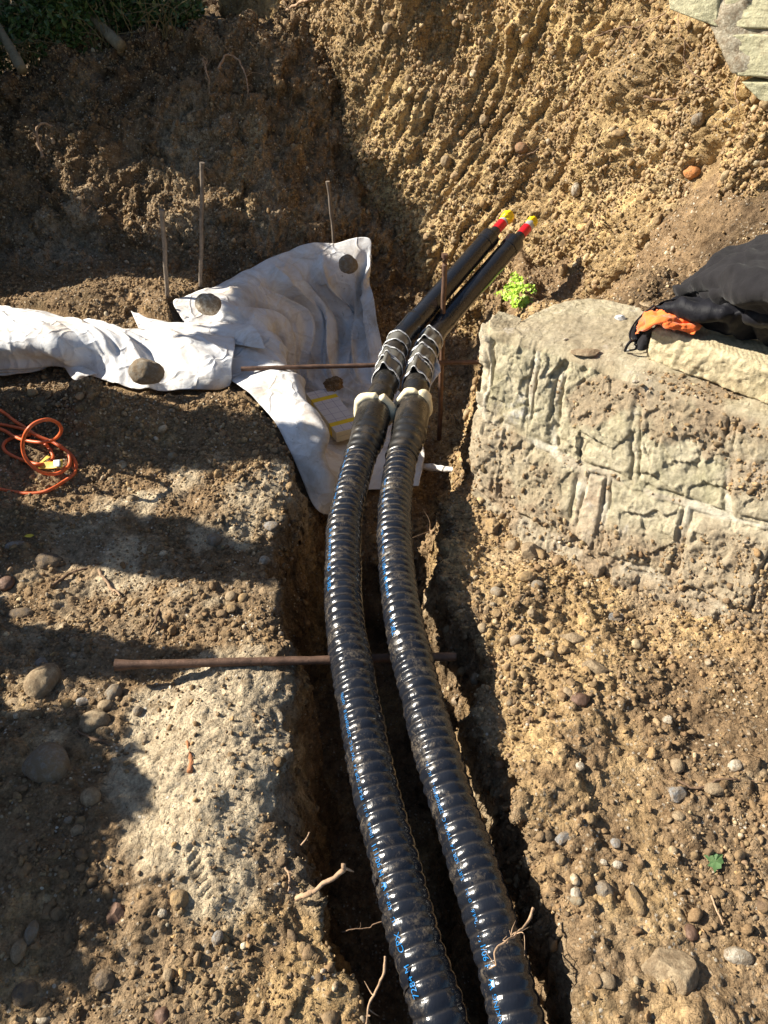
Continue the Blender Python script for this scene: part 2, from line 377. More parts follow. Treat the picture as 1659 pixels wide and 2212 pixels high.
# unseen ridge added left of the frame, its crest shaped to shade the bank
xr = -1.75 - .22 * Y; rh = np.interp(Y, [a for a, b in RID], [b for a, b in RID]) + .12 * fbm(P3, .25, 3, 71)
kx = np.clip(1 - np.abs(X - xr) / .46, 0, 1)
H = np.where(kx > 0, np.maximum(H, rh * kx ** .8 - .02), H)
H = np.where(X < xr, np.maximum(H, np.minimum(rh * .8, rh - (xr - X) * .2)), H)
H = np.where(sB < -.62, 1.95, H)
gx_, gy_ = np.gradient(H.reshape(GX.shape), gx, axis=1).ravel(), np.gradient(H.reshape(GX.shape), gy, axis=0).ravel()
nz = 1 / np.sqrt(1 + gx_ ** 2 + gy_ ** 2); Nn = np.c_[-gx_ * nz, -gy_ * nz, nz]
P = np.c_[XY, H]
# masks in place: compacted grey clay, ochre subsoil, dark humus
def blob(cx, cy, rx, ry): return np.exp(-(((X - cx) / rx) ** 2 + ((Y - cy) / ry) ** 2))
nn = .5 * fbm(P3, .12, 4, 81)
grey = ss(1.6 * blob(-.42, 1.02, .20, .32) + .45 * blob(-.62, 1.85, .35, .2) + .5 * blob(-.5, 2.15, .3, .15) + .14 * (X < -.15) * (Y < 2.9) + .35 * blob(-.8, 1.5, .25, .5) + .3 * blob(.75, .95, .3, .2) + nn, .45, .9) * (H > -.25) * (X < 1) * .85
grey = np.maximum(grey, .5 * ss(H, -.45, -.2) * ss(-H, -.05, .1) * ss(fbm(P, .2, 3, 83), -.1, .4) * (Y < 2))
och = ss(.25 + .9 * blob(-.1, .55, .35, .15) + .5 * blob(.4, 1.6, .25, .35) + .3 * blob(.35, 1.0, .2, .4) + .9 * blob(.45, 2.9, .25, .8) + .5 * (np.abs(Y - 1.45) < .12) * blob(-.4, 1.4, .2, .15) + nn * 1.2 + .2 * fbm(P3, .5, 3, 84), .3, 1.)
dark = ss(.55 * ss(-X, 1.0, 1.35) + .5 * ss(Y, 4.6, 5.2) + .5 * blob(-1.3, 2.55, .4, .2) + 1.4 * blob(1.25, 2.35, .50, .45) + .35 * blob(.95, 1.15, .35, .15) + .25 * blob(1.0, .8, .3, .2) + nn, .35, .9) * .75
smooth = grey
cl = 1 - .75 * smooth
onsl = ss(Y, 3.7, 4.3) * (X < 1)
gsl = onsl * ss(blob(-1.7, 4.1, .5, .35) + .7 * blob(-.9, 4.6, .4, .3) + .6 * blob(-1.9, 5.0, .5, .3) + .5 * fbm(P3, .3, 4, 85), .3, .8) * .55; grey = np.maximum(grey, gsl); smooth = smooth * (1 - onsl); cl = 1 - .75 * smooth
f1, f2, cc = worley(P, .055, 91)
D = .013 * fbm(P, .085, 6, 92, .66) * cl + .007 * np.clip(fbm(P, .035, 4, 93, .7), -.1, 1) * cl * ss(fbm(P, .25, 2, 94), -.3, .3)
D += (.30 * dome(P, .045, 95) * ss(fbm(P, .3, 2, 96), -.25, .3) + .34 * dome(P, .020, 97, .6)) * cl
D += smooth * (.0040 * fbm(P, .05, 5, 98, .6) + .0025 * np.abs(fbm(P * [1, .5, 1], .03, 3, 99)) + facet(P, .045, 197, .22) * .3)
steep = ss(nz, .85, .5)
D += steep * .035 * fbm(P, .16, 5, 101, .6) + .02 * steep * ((f2 - f1) - .3)
D += onsl * (.030 * fbm(P, .20, 5, 110, .62) + facet(P, .13, 111, .45) * .9 + facet(P, .05, 115, .5) * .8)
D *= np.where((X < -2.6) | (X > 1.9) | (Y > 5.4), .5, 1)
P = P + Nn * D[:, None]

# boot print pressed into the clay
bp = Wz(455, 1885, .0); 
def boot(cx, cy, ang, sc=1.):
    c, s = math.cos(ang), math.sin(ang); u = (X - cx) * c + (Y - cy) * s; v = -(X - cx) * s + (Y - cy) * c
    m = np.clip(1 - ((u / .036) ** 4 + (v / .062) ** 4), 0, 1) > 0
    pat = (np.abs(((v + .5 * np.abs(u)) / .019) % 1 - .5) < .25) & (np.abs(u) > .006)
    return np.where(m & pat, .0048 * sc, 0)
P[:, 2] -= boot(bp[0], bp[1], .5) 

# ------------------------------------------------------------------ geotextile cloths: control points -> smooth sheets
def sheet(ctrl, nr, nc):
    C = np.array(ctrl, float)
    A = np.stack([cr(C[i], nc)[0] for i in range(len(C))])
    return np.stack([cr(A[:, j], nr)[0] for j in range(nc)], 1)
def sheet_normals(G):
    n = np.cross(np.gradient(G, axis=0), np.gradient(G, axis=1)); n /= np.linalg.norm(n, axis=2)[..., None] + 1e-12
    if n[..., 2].mean() < 0: n = -n
    return n
pc = [  # outer edge, crest, inner wall, foot, floor
 [(742, 1114, -.33), (752, 1080, -.31), (768, 1068, -.42), (800, 1062, -.43), (850, 1060, -.42), (905, 1050, -.30)],
 [(685, 1106, -.20), (722, 1050, -.14), (738, 1035, -.34), (775, 1015, -.43), (850, 1010, -.42), (915, 1015, -.32)],
 [(650, 1034, -.09), (693, 985, -.05), (668, 990, -.28), (705, 980, -.43), (850, 965, -.43), (920, 985, -.36)],
 [(612, 946, -.01), (702, 932, .01), (670, 950, -.28), (690, 940, -.43), (830, 920, -.43), (900, 930, -.42)],
 [(560, 876, .02), (657, 862, .03), (632, 880, -.23), (650, 900, -.43), (830, 890, -.43), (890, 900, -.43)],
 [(500, 832, .02), (612, 790, .01), (612, 846, -.22), (640, 868, -.43), (830, 872, -.43), (880, 885, -.43)],
 [(470, 770, .02), (590, 738, .01), (605, 790, -.20), (645, 850, -.43), (830, 858, -.43), (875, 870, -.43)],
 [(400, 705, .02), (556, 700, .02), (605, 752, -.17), (665, 836, -.43), (830, 848, -.43), (870, 860, -.43)],
 [(378, 666, .03), (500, 668, .06), (612, 705, -.08), (712, 828, -.43), (830, 842, -.43), (865, 852, -.43)],
 [(412, 655, .03), (530, 632, .06), (632, 690, -.12), (727, 824, -.43), (830, 838, -.43), (860, 848, -.43)],
 [(500, 604, .05), (590, 612, .04), (668, 690, -.18), (742, 820, -.43), (830, 834, -.43), (856, 845, -.43)],
 [(615, 551, .08), (655, 605, .00), (702, 690, -.22), (757, 818, -.43), (830, 832, -.43), (854, 843, -.43)],
 [(668, 535, .10), (695, 600, .00), (722, 690, -.22), (768, 818, -.43), (832, 832, -.43), (852, 842, -.43)],
 [(725, 531, .10), (737, 600, -.01), (747, 690, -.24), (778, 818, -.43), (834, 832, -.43), (850, 841, -.43)],
 [(800, 523, .11), (775, 600, -.02), (772, 690, -.25), (795, 820, -.43), (836, 832, -.43), (848, 840, -.43)],
 [(788, 596, -.01), (792, 620, -.05), (800, 720, -.25), (812, 822, -.42), (838, 832, -.43), (847, 839, -.43)],
 [(794, 602, -.02), (812, 660, -.10), (824, 738, -.28), (830, 822, -.42), (840, 832, -.43), (846, 838, -.43)],
]
pcw = [[Wz(*q) for q in row] for row in pc]
G1 = sheet(np.array(pcw).transpose(1, 0, 2), 130, 300)                      # rows: outer -> floor, columns: round the pit
n1 = sheet_normals(G1); Q = G1.reshape(-1, 3)
jj = np.linspace(0, 1, 300)[None, :]; ii = np.linspace(0, 1, 130)[:, None]
rf = np.random.default_rng(44); fold = 0 * (ii + jj)
for jc, wd_, hh, dr in [(.47, .010, .020, .04), (.53, .012, -.022, .05), (.585, .009, .024, -.03), (.63, .014, -.03, .02), (.665, .007, .028, .06), (.70, .006, .034, -.05), (.735, .012, -.028, .02), (.765, .006, .034, .04), (.80, .007, .040, -.05), (.83, .010, -.03, .0), (.862, .006, .038, .03), (.90, .008, .036, -.04), (.93, .010, -.03, .02), (.955, .006, .03, .02),
                        (.16, .014, .018, .05), (.24, .012, -.02, -.06), (.31, .010, .022, .04), (.38, .016, -.018, .03), (.43, .008, .02, -.05)]:
    x = (jj - jc - dr * (ii - .4) - .006 * np.sin(ii * 11 + jc * 40)) / wd_; amp_ = hh * (2.1 if jc > .55 else 1.) * ss(ii, .02, .22) * ss(1 - ii, .12, .45) * (.6 + .4 * np.sin(ii * 7 + jc * 60)); fold = fold + amp_ * (np.exp(-np.abs(x) * 1.1) if hh > 0 else np.exp(-x * x * .35))
for k in range(16):                     # short cross creases
    a0, b0, an = rf.uniform(.1, .6), rf.uniform(.05, .95), rf.uniform(-1, 1); u_ = (ii - a0) * math.cos(an) + (jj - b0) * 4 * math.sin(an); w_ = -(ii - a0) * math.sin(an) + (jj - b0) * 4 * math.cos(an)
    fold = fold + rf.uniform(.006, .014) * np.exp(-np.abs(u_) / .02) * np.exp(-(w_ / rf.uniform(.1, .25)) ** 2) * ss(1 - ii, .2, .5)
d = (fold.ravel() + .003 * fbm(Q, .10, 3, 120) + .010 * (1 - np.abs(fbm(Q * [1, .7, .5], .20, 2, 121))) + .016 * fbm(Q * [1, 1, .4], .35, 2, 122))
edge_wave = (.02 * np.sin(jj * 40) * ss(1 - ii, .9, 1)).ravel()
V1 = Q + n1.reshape(-1, 3) * (d + .012)[:, None]; V1[:, 2] += np.abs(edge_wave) * .5
# folded bundle lying on the left bank
fa = [
 [(-90, 655, .03), (60, 676, .03), (125, 688, .04), (225, 709, .04), (300, 714, .04), (350, 716, .04), (450, 719, .04), (503, 731, .05)],
 [(-90, 664, .12), (60, 688, .13), (125, 700, .13), (225, 716, .12), (300, 724, .10), (350, 728, .10), (450, 730, .10), (507, 744, .09)],
 [(-90, 705, .17), (60, 712, .17), (125, 722, .17), (225, 738, .14), (300, 745, .12), (350, 746, .12), (450, 752, .12), (506, 760, .10)],
 [(-90, 745, .15), (60, 745, .15), (125, 752, .14), (218, 772, .09), (300, 785, .09), (350, 790, .09), (450, 785, .10), (503, 782, .09)],
 [(-90, 775, .09), (60, 768, .09), (130, 770, .08), (205, 798, .05), (300, 815, .05), (350, 820, .05), (450, 815, .07), (499, 806, .07)],
 [(-90, 800, .03), (60, 792, .04), (135, 784, .04), (236, 826, .02), (300, 848, .02), (350, 846, .02), (430, 838, .03), (494, 828, .03)]]
G2 = sheet([[Wz(*q) for q in r] for r in fa], 110, 240); n2 = sheet_normals(G2); Q = G2.reshape(-1, 3)
jj = np.linspace(0, 1, 240)[None, :]; ii = np.linspace(0, 1, 110)[:, None]
dg = jj * 7 - ii * 2.2
w = .020 * np.exp(-((dg - 3.0) / .13) ** 2) * ss(ii, .15, .3) + .016 * np.exp(-((dg - 2.2) / .16) ** 2) * ss(ii, .3, .5) - .02 * np.exp(-((dg - 3.4) / .25) ** 2) * ss(ii, .4, .7) + .018 * np.exp(-((dg - 4.6) / .3) ** 2) * ss(ii, .1, .4) + .012 * np.exp(-((dg - .8) / .2) ** 2) * ss(ii, .1, .3)
rf = np.random.default_rng(45)
for k in range(26):
    a0, b0, an = rf.uniform(.05, .9), rf.uniform(.02, .98), rf.uniform(-1.3, -.1); u_ = (ii - a0) * math.cos(an) + (jj - b0) * 3.5 * math.sin(an); w_ = -(ii - a0) * math.sin(an) + (jj - b0) * 3.5 * math.cos(an)
    w = w + rf.uniform(-.008, .016) * np.exp(-np.abs(u_) / rf.uniform(.02, .06)) * np.exp(-(w_ / rf.uniform(.15, .5)) ** 2)
d = 1.1 * w.ravel() + .003 * fbm(Q, .10, 3, 130) + .008 * (1 - np.abs(fbm(Q, .18, 2, 131))) + .010 * fbm(Q, .33, 2, 132)
V2 = Q + n2.reshape(-1, 3) * (d + .008)[:, None]; V2[:, 2] = np.maximum(V2[:, 2], .012)
# strip of cloth behind the pipes and second lower layer
fb = [[(284, 676, .03), (330, 694, .05), (400, 702, .05), (470, 700, .05), (540, 704, .07)],
      [(290, 690, .05), (340, 705, .07), (400, 712, .07), (480, 712, .07), (560, 722, .08)],
      [(300, 712, .05), (350, 725, .05), (400, 735, .05), (490, 745, .05), (575, 760, .07)]]
G3 = sheet([[Wz(*q) for q in r] for r in fb], 40, 90); Q = G3.reshape(-1, 3); V3 = Q.copy(); V3[:, 2] += .006 * fbm(Q, .08, 3, 135) + .012
fcx = [[(893, 994, -.33), (940, 1002, -.31), (985, 1008, -.29), (1045, 1002, -.26)], [(890, 1006, -.345), (940, 1012, -.325), (985, 1016, -.305), (1045, 1007, -.27)], [(888, 1008, -.36), (935, 1015, -.34), (975, 1018, -.32), (1045, 1008, -.28)]]
G4 = sheet([[Wz(*q) for q in r] for r in fcx], 24, 70); Q = G4.reshape(-1, 3); V4 = Q.copy(); V4[:, 2] += .010 * fbm(Q, .06, 3, 136)
# the ground gives way under the cloth
Pz0 = P[:, 2].copy(); ZG = P[:, 2].reshape(GX.shape).copy()
def press(V, gap):
    ix = np.clip(np.searchsorted(gx, V[:, 0]) - 1, 0, len(gx) - 1); iy = np.clip(np.searchsorted(gy, V[:, 1]) - 1, 0, len(gy) - 1)
    mn = np.full(GX.shape, 99.)
    for dx in (-1, 0, 1, 2):
        for dy in (-1, 0, 1, 2):
            np.minimum.at(mn, (np.clip(iy + dy, 0, len(gy) - 1), np.clip(ix + dx, 0, len(gx) - 1)), V[:, 2] - gap)
    for _ in range(4):
        mn = np.minimum(mn, np.minimum(np.minimum(np.roll(mn, 1, 0), np.roll(mn, -1, 0)), np.minimum(np.roll(mn, 1, 1), np.roll(mn, -1, 1))))
    return mn
def densify(V, nr, nc):
    A = V.reshape(nr, nc, 3); B = (A[:-1] + A[1:]) / 2; C = (A[:, :-1] + A[:, 1:]) / 2
    return np.vstack([V, B.reshape(-1, 3), C.reshape(-1, 3)])
for V, nr, nc in ((V1, 130, 300), (V2, 110, 240), (V3, 40, 90), (V4, 24, 70)):
    ZG = np.minimum(ZG, press(densify(V, nr, nc), .022))
P[:, 2] = ZG.ravel()
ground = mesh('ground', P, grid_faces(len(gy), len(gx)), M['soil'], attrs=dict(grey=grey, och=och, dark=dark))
tag(ground, 'gravelly brown soil of the banks, trench and slope', kind='structure')
XS = P[:, 0].reshape(GX.shape); YS = P[:, 1].reshape(GX.shape)
def Hz(x, y):
    ix = int(np.clip(np.searchsorted(gx, x) - 1, 0, len(gx) - 2)); iy = int(np.clip(np.searchsorted(gy, y) - 1, 0, len(gy) - 2))
    a = (x - gx[ix]) / (gx[ix + 1] - gx[ix]); b = (y - gy[iy]) / (gy[iy + 1] - gy[iy])
    return (ZG[iy, ix] * (1 - a) + ZG[iy, ix + 1] * a) * (1 - b) + (ZG[iy + 1, ix] * (1 - a) + ZG[iy + 1, ix + 1] * a) * b
def hit(px, py, t0=.6):
    d = ray(px, py); t = t0
    while t < 9:
        q = CAM + d * t
        if q[2] < Hz(q[0], q[1]): break
        t += .01
    return CAM + d * (t - .004)
def cloth(name, V, nr, nc, label, cat, parent=None, th=.0022, group=None):
    o = mesh(name, V, grid_faces(nr, nc), M['geo'], parent)
    s = o.modifiers.new('t', 'SOLIDIFY'); s.thickness = th; s.offset = 0
    if parent is None: tag(o, label, cat, group)
    return o
cloth('geotextile_sheet', V1, 130, 300, 'white geotextile cloth lining the pit and draped up its back slope', 'cloth')
bundle = empty('folded_geotextile', (-1.2, 3.1, .03), 'folded white geotextile bundle lying along the left bank edge', 'cloth')
cloth('top_fold', V2, 110, 240, '', '', bundle)
for k in range(5):                      # the stacked layers showing at the front on the left
    c, _ = cr([Wz(-90, 778 + k * 7, .075 - .014 * k), Wz(30, 776 + k * 7, .075 - .014 * k), Wz(90, 771 + k * 5.5, .07 - .012 * k), Wz(128 - k * 3, 762 + k * 4, .07 - .012 * k)], 60)
    back = c + np.array([.02, .14, -.002]); lip = c + np.array([0, -.012, -.004]); und = c + np.array([0, .05, -.011])
    A = np.stack([back, c + [0, .05, .003], c, lip, c + [0, -.004, -.009], und], 0); A = np.stack([cr(A[:, j], 20)[0] for j in range(60)], 1)
    V = A.reshape(-1, 3); V[:, 2] += .004 * fbm(V, .09, 3, 140 + k); cloth('lower_fold', V, 20, 60, '', '', bundle)
pk = [[(180, 764, .08), (205, 776, .07), (236, 800, .04)], [(150, 784, .07), (172, 800, .06), (190, 812, .05)], [(133, 782, .05), (160, 820, .03), (190, 814, .03)]]
G = sheet([[Wz(*q) for q in r] for r in pk], 30, 30); cloth('corner_flap', G.reshape(-1, 3), 30, 30, '', '', bundle)
cloth('geotextile_flap', V3, 40, 90, 'narrow white cloth edge curling up behind the folded bundle', 'cloth')
cloth('geotextile_strip', V4, 24, 70, 'thin white cloth strip at the foot of the stone wall behind the pipes', 'cloth')

# ------------------------------------------------------------------ the cut earth bank behind
bl, bs = cr(BW, 620); L = bs[-1]
zz = np.linspace(-.75, 2.15, 360)
NX = np.gradient(bl[:, 1]); NY = -np.gradient(bl[:, 0]); q = np.hypot(NX, NY); NX, NY = NX / q, NY / q      # toward the pit
if NX.mean() > 0: NX, NY = -NX, -NY
BX = bl[:, 0][None] - NX[None] * .14 * (zz[:, None] + .5); BY = bl[:, 1][None] - NY[None] * .14 * (zz[:, None] + .5)
flare = .16 * ss(-zz, -.75, .3)[:, None]; BX = BX + NX[None] * flare; BY = BY + NY[None] * flare
BZ = np.repeat(zz[:, None], len(bl), 1)
Pb = np.stack([BX, BY, BZ], 2).reshape(-1, 3); Nb = np.stack([np.repeat(NX[None], len(zz), 0), np.repeat(NY[None], len(zz), 0), np.full(BX.shape, .12)], 2).reshape(-1, 3)
sg = np.repeat(bs[None], len(zz), 0).ravel(); zg = BZ.ravel(); SZ = np.c_[sg, zg, np.zeros(len(sg))]
Db = .10 * fbm(Pb, .7, 3, 201) + .05 * fbm(Pb, .22, 4, 202)
sk = sg - .38 * zg                                                            # raking marks of the digger's teeth
SKZ = np.c_[sk / .10, zg / .75, 0 * sg]; flute = fbm(SKZ, 1., 4, 203, .55); SK2 = np.c_[sk / .045, zg / .35, 0 * sg]
Db -= .050 * (1 - np.abs(flute) * 2).clip(-.3, 1) ** 2 * ss(fbm(SZ, .7, 2, 204), -.5, .2) + .020 * fbm(SK2, 1., 4, 214, .6)
Db += .8 * facet(Pb * [1, 1, .35], .045, 240, .5) + facet(Pb * [1, 1, .4], .020, 244, .6)
f1, f2, cc = worley(Pb * [1, 1, .55], .05, 205)
Db += .016 * fbm(Pb * [1, 1, .35], .045, 5, 206, .7) + .22 * dome(Pb * [1, 1, .6], .045, 207) + .35 * dome(Pb * [1, 1, .7], .020, 208, .6)
gul = np.exp(-((sg - (L * .60)) / .06) ** 2) * ss(zg, .3, .9) + 1.2 * np.exp(-((sg - L * .80) / .07) ** 2) * ss(zg, .2, .5) * ss(-zg, -1.2, -.8) + 1.3 * np.exp(-((sg + .15 * zg - (L * .40)) / .09) ** 2) * ss(zg, .9, 1.3)
Db -= .09 * gul
Pb = Pb + Nb * Db[:, None]
ob = ss(.55 + .5 * fbm(SZ, .5, 4, 210), .2, .9); db = ss(zg + .25 * fbm(SZ, .3, 3, 211), 1.3, 1.7) * .6 + .8 * ss(sg, L * .84, L * .9) * ss(.5 * fbm(SZ, .2, 3, 213) + zg * .2, -.1, .3)
gb = ss(fbm(SZ, .35, 4, 212), .25, .7) * .5
mesh('earth_bank', Pb, grid_faces(len(zz), len(bl)), M['wallsoil'], attrs=dict(grey=gb, och=ob, dark=np.clip(db, 0, 1)))
tag(bpy.data.objects['earth_bank'], 'tall sunlit cut face of gravelly ochre earth behind the pit', 'earth bank')

# ------------------------------------------------------------------ low stone wall
tp, ts = cr(WALLTOP, 760); bp_ = tp + np.array([-.035, -.305]) * (.75 + .25 * ss(ts, .15, .4))[:, None]
WL = ts[-1]; prof = 190
tn = np.stack([np.gradient(tp[:, 1]), -np.gradient(tp[:, 0])], 1); tn /= np.linalg.norm(tn, axis=1)[:, None]
if tn[300] @ np.array([-.6, -.8]) < 0: tn = -tn
rows = []; nr_ = []; par = []
for k in range(40):                      # top, from the back to the front edge
    a = k / 39; back = tp - tn * ((.09 + .37 * ss(ts, .10, .40)) * (1 - a))[:, None]
    rows.append(np.c_[back, .5 - .012 * (1 - a) + np.zeros(len(tp)) - .022 * ss(a, .965, 1.0)]); nr_.append(np.c_[tn * ss(a, .9, 1.1)[()] if False else tn * (0.9 if a > .97 else 0), np.ones(len(tp))]); par.append(.5 + (1 - a) * .35)
for k in range(1, prof):                 # face, down into the ground
    a = k / (prof - 1); z = .474 - a * .68; f = (.474 - z) / .5
    xy = tp + (bp_ - tp) * f; rows.append(np.c_[xy, np.full(len(tp), z)]); nr_.append(np.c_[tn, np.full(len(tp), .35)]); par.append(z)
Gw = np.stack(rows); Nw = np.stack(nr_); Nw /= np.linalg.norm(Nw, axis=2)[..., None]
# smooth the arris
for _ in range(3):
    Nw[1:-1] = (Nw[:-2] + Nw[1:-1] + Nw[2:]) / 3
Nw /= np.linalg.norm(Nw, axis=2)[..., None]
Pw = Gw.reshape(-1, 3); Nf = Nw.reshape(-1, 3)
sw = np.repeat(ts[None], len(Gw), 0).ravel(); zw = np.repeat(np.array(par)[:, None], len(tp), 1).ravel()
face = (zw < .485).astype(float)
Sp = np.c_[sw, zw, 0 * sw]
sj = sw + .018 * fbm(Sp, .12, 3, 301); zj = zw + .012 * fbm(Sp, .15, 3, 302) + .03 * np.sin(sw * 3.1)
row = (zj < .255).astype(int) + (zj < .04)
dz_ = np.minimum(np.abs(zj - .255), np.abs(zj - .04)); edges = [[.0, .17, .34, .43, .70, .98, 1.24, 1.6, 1.9, 2.3, 2.7], [-.1, .24, .52, .60, .86, 1.1, 1.42, 1.7, 2.1, 2.6], [-.1, .3, .66, 1.0, 1.3, 1.75, 2.2, 2.8]]
ds_ = np.full(len(sw), 9.); cid = np.zeros(len(sw))
for k, ed in enumerate(edges):
    lean = .05 * (zj - .15) * (1 if k == 0 else -3); q_ = sj + lean; m_ = row == k
    dd = np.min(np.abs(q_[:, None] - np.array(ed)[None]), 1); ds_ = np.where(m_, dd, ds_); ci = np.searchsorted(ed, q_) + 17 * k; cid = np.where(m_, (np.sin(ci * 12.9898) * 43758.5453) % 1, cid)
e = np.minimum(ds_, dz_)
jw = .007 + .009 * np.clip(fbm(Sp, .15, 2, 303), -1, 1)
joint = ss(-e, -(jw + .006), -(jw - .002)) * face * ss(fbm(Sp, .10, 4, 318), -.55, -.05)
Dw = face * ((1 - joint) * (.020 * (cid - .35) + .009 * ss(e, .006, .028)) + joint * .001)
Dw += face * .0035 * np.exp(-(e / .0045) ** 2) * ss(fbm(Sp, .13, 3, 304), -.15, .25)          # struck mortar ribs
rock = (1 - .7 * joint) * (.35 + .65 * face)
rock = rock * np.where(face > 0, ss(fbm(Pw, .2, 3, 319), -.7, .5), .35)
Dw += rock * (facet(Pw * [1, 1, .8], .11, 320, .15) + .6 * facet(Pw, .04, 326, .30) + .4 * facet(Pw * [1, 1, .6], .016, 332, .5))
Dw += .009 * fbm(Pw, .16, 3, 305) + .004 * fbm(Pw, .03, 4, 306, .7)
Dw -= face * .010 * np.exp(-((e - .013) / .003) ** 2) * ss(fbm(Sp, .12, 3, 317), -.1, .2)
Dw -= face * (1 - joint) * .010 * ss(fbm(Pw, .09, 3, 307), .5, .62)
low = ss(-zw + .12 * fbm(Pw, .2, 4, 308) + .06 * ss(-sw, -.6, -.1), -.20, -.06) * face
Dw += low * (.25 * dome(Pw, .02, 309) + .012 * fbm(Pw, .10, 6, 310, .7))
mort = joint; tops = ss(zw, .485, .50) * ss(fbm(Pw, .13, 4, 311), -.35, .3)
soilm = np.clip(.5 * face * joint * ss(fbm(Sp, .12, 3, 341), -.1, .3) + low * (.55 + .45 * ss(fbm(Pw, .09, 4, 316), -.3, .2)) + tops * ss(sw, .5, 1.1) * .9 + tops * .35 + ss(fbm(Pw, .22, 4, 312) + .25 * (.3 - zw), .42, .62) * face * .8 + .8 * np.exp(-((zw - .47) / .03) ** 2) * ss(sw, .6, .9) * ss(fbm(Pw, .1, 3, 314), -.3, .2), 0, 1)
Pw = Pw + Nf * Dw[:, None]
def wall_mat():
    m = N('rubble_wall')
    g = m.ramp(m.attr('cid'), (0., (.33, .31, .20)), (.25, (.46, .38, .25)), (.5, (.37, .35, .23)), (.75, (.48, .36, .26)), (1., (.60, .54, .42)))
    c = m.mix(m.ramp(m.noise(9, 5, .7, .4), (.30, 0.), (.62, .85)), g, (.60, .53, .39))
    c = m.mix(m.attr('mort'), c, (.66, .61, .50))
    c = m.mix(1., c, m.ramp(m.noise(55, 6, .75), (.3, (.62, .6, .56)), (.68, (1.2, 1.2, 1.18))), 'MULTIPLY')
    lich = m.math('MULTIPLY', m.ramp(m.noise(6, 5, .7), (.58, 0.), (.68, 1.)), m.ramp(m.noise(60, 4), (.4, .2), (.6, 1.)))
    c = m.mix(m.math('MULTIPLY', lich, .7), c, (.70, .67, .62))
    s = m.mix(1., (.33, .25, .165), m.ramp(m.noise(70, 5, .8), (.3, .5), (.7, 1.5)), 'MULTIPLY')
    c = m.mix(m.attr('soilm'), c, s)
    b = m.bump(m.noise(30, 8, .78, .8), .014, .9); b = m.bump(m.noise(170, 5, .8), .004, 1., b)
    return m.fin(c, .95, b, .15)
M['rubble'] = wall_mat()
mesh('stone_wall', Pw, grid_faces(len(Gw), len(tp)), M['rubble'], attrs=dict(cid=np.where(face > 0, cid, .3), mort=mort * .85, soilm=soilm))
tag(bpy.data.objects['stone_wall'], 'low rubble stone wall with mortar ribs standing along the right bank', 'stone wall')
# ------------------------------------------------------------------ the two insulated pipes
def axis_path(near, tail, n=1100):
    pts = [Wz(*q) for q in near]
    return pts + tail
LN = [(1000, 2400, -.12), (954, 2208, -.05), (900, 2040, -.02), (855, 1872, .0), (803, 1670, .03), (765, 1469, .06), (746, 1345, .07), (741, 1228, .07), (748, 1111, .08), (776, 994, .09),
      (793, 948, .10), (809, 890, .10), (831, 831, .11), (845, 785, .12), (862, 738, .14), (890, 703, .165)]
RN = [(1168, 2400, -.12), (1116, 2208, -.05), (1076, 2040, -.02), (1022, 1872, .0), (957, 1670, .03), (901, 1469, .06), (874, 1345, .07), (857, 1228, .07), (853, 1111, .07), (866, 994, .08),
      (880, 948, .09), (893, 880, .09), (899, 831, .10), (912, 781, .11), (932, 735, .12), (956, 700, .14)]
def ring(C, rfun, seg=56):
    T, A, B = frames(C); th = np.linspace(0, 2 * np.pi, seg, endpoint=False)
    rad = rfun(np.arange(len(C))[:, None], th[None, :])
    V = C[:, None] + rad[..., None] * (np.cos(th)[None, :, None] * A[:, None] + np.sin(th)[None, :, None] * B[:, None])
    return V.reshape(-1, 3), grid_faces(len(C), seg, True)
def nearest(C, p): return int(np.argmin(((C - p) ** 2).sum(1)))
def text_on(C, s, body, s0, h, phi, r, parent, label=None, sx=1.0):
    cu = bpy.data.curves.new('lettering', 'FONT'); cu.body = body; cu.size = h * 1.38; cu.resolution_u = 3; cu.offset = -.00015
    o = bpy.data.objects.new('tmp', cu); S.collection.objects.link(o); bpy.context.view_layer.update()
    me = o.to_mesh(); V = np.array([v.co[:] for v in me.vertices]); F = [tuple(p.vertices) for p in me.polygons]
    o.to_mesh_clear(); bpy.data.objects.remove(o)
    if not len(V): return s0
    T, A, B = frames(C); w = V[:, 0].max() * sx
    q = s0 + V[:, 0] * sx
    f = lambda M_: np.stack([np.interp(q, s, M_[:, k]) for k in range(3)], 1)
    a = phi + V[:, 1] / r * 1.0
    rr = r + .6 * PROF(q) + .0019
    W2 = f(C) + rr[:, None] * (np.cos(a)[:, None] * f(A) + np.sin(a)[:, None] * f(B))
    o = mesh('lettering', W2, F, M['blue'], parent, smooth=False)
    if label: o['label'] = label
    return s0 + w
PITCHC = .0275
def PROF(s): return (.0037 + .0004 * np.sin(s * 9)) * (np.abs(np.sin(np.pi * s / PITCHC)) ** .8 - .45)
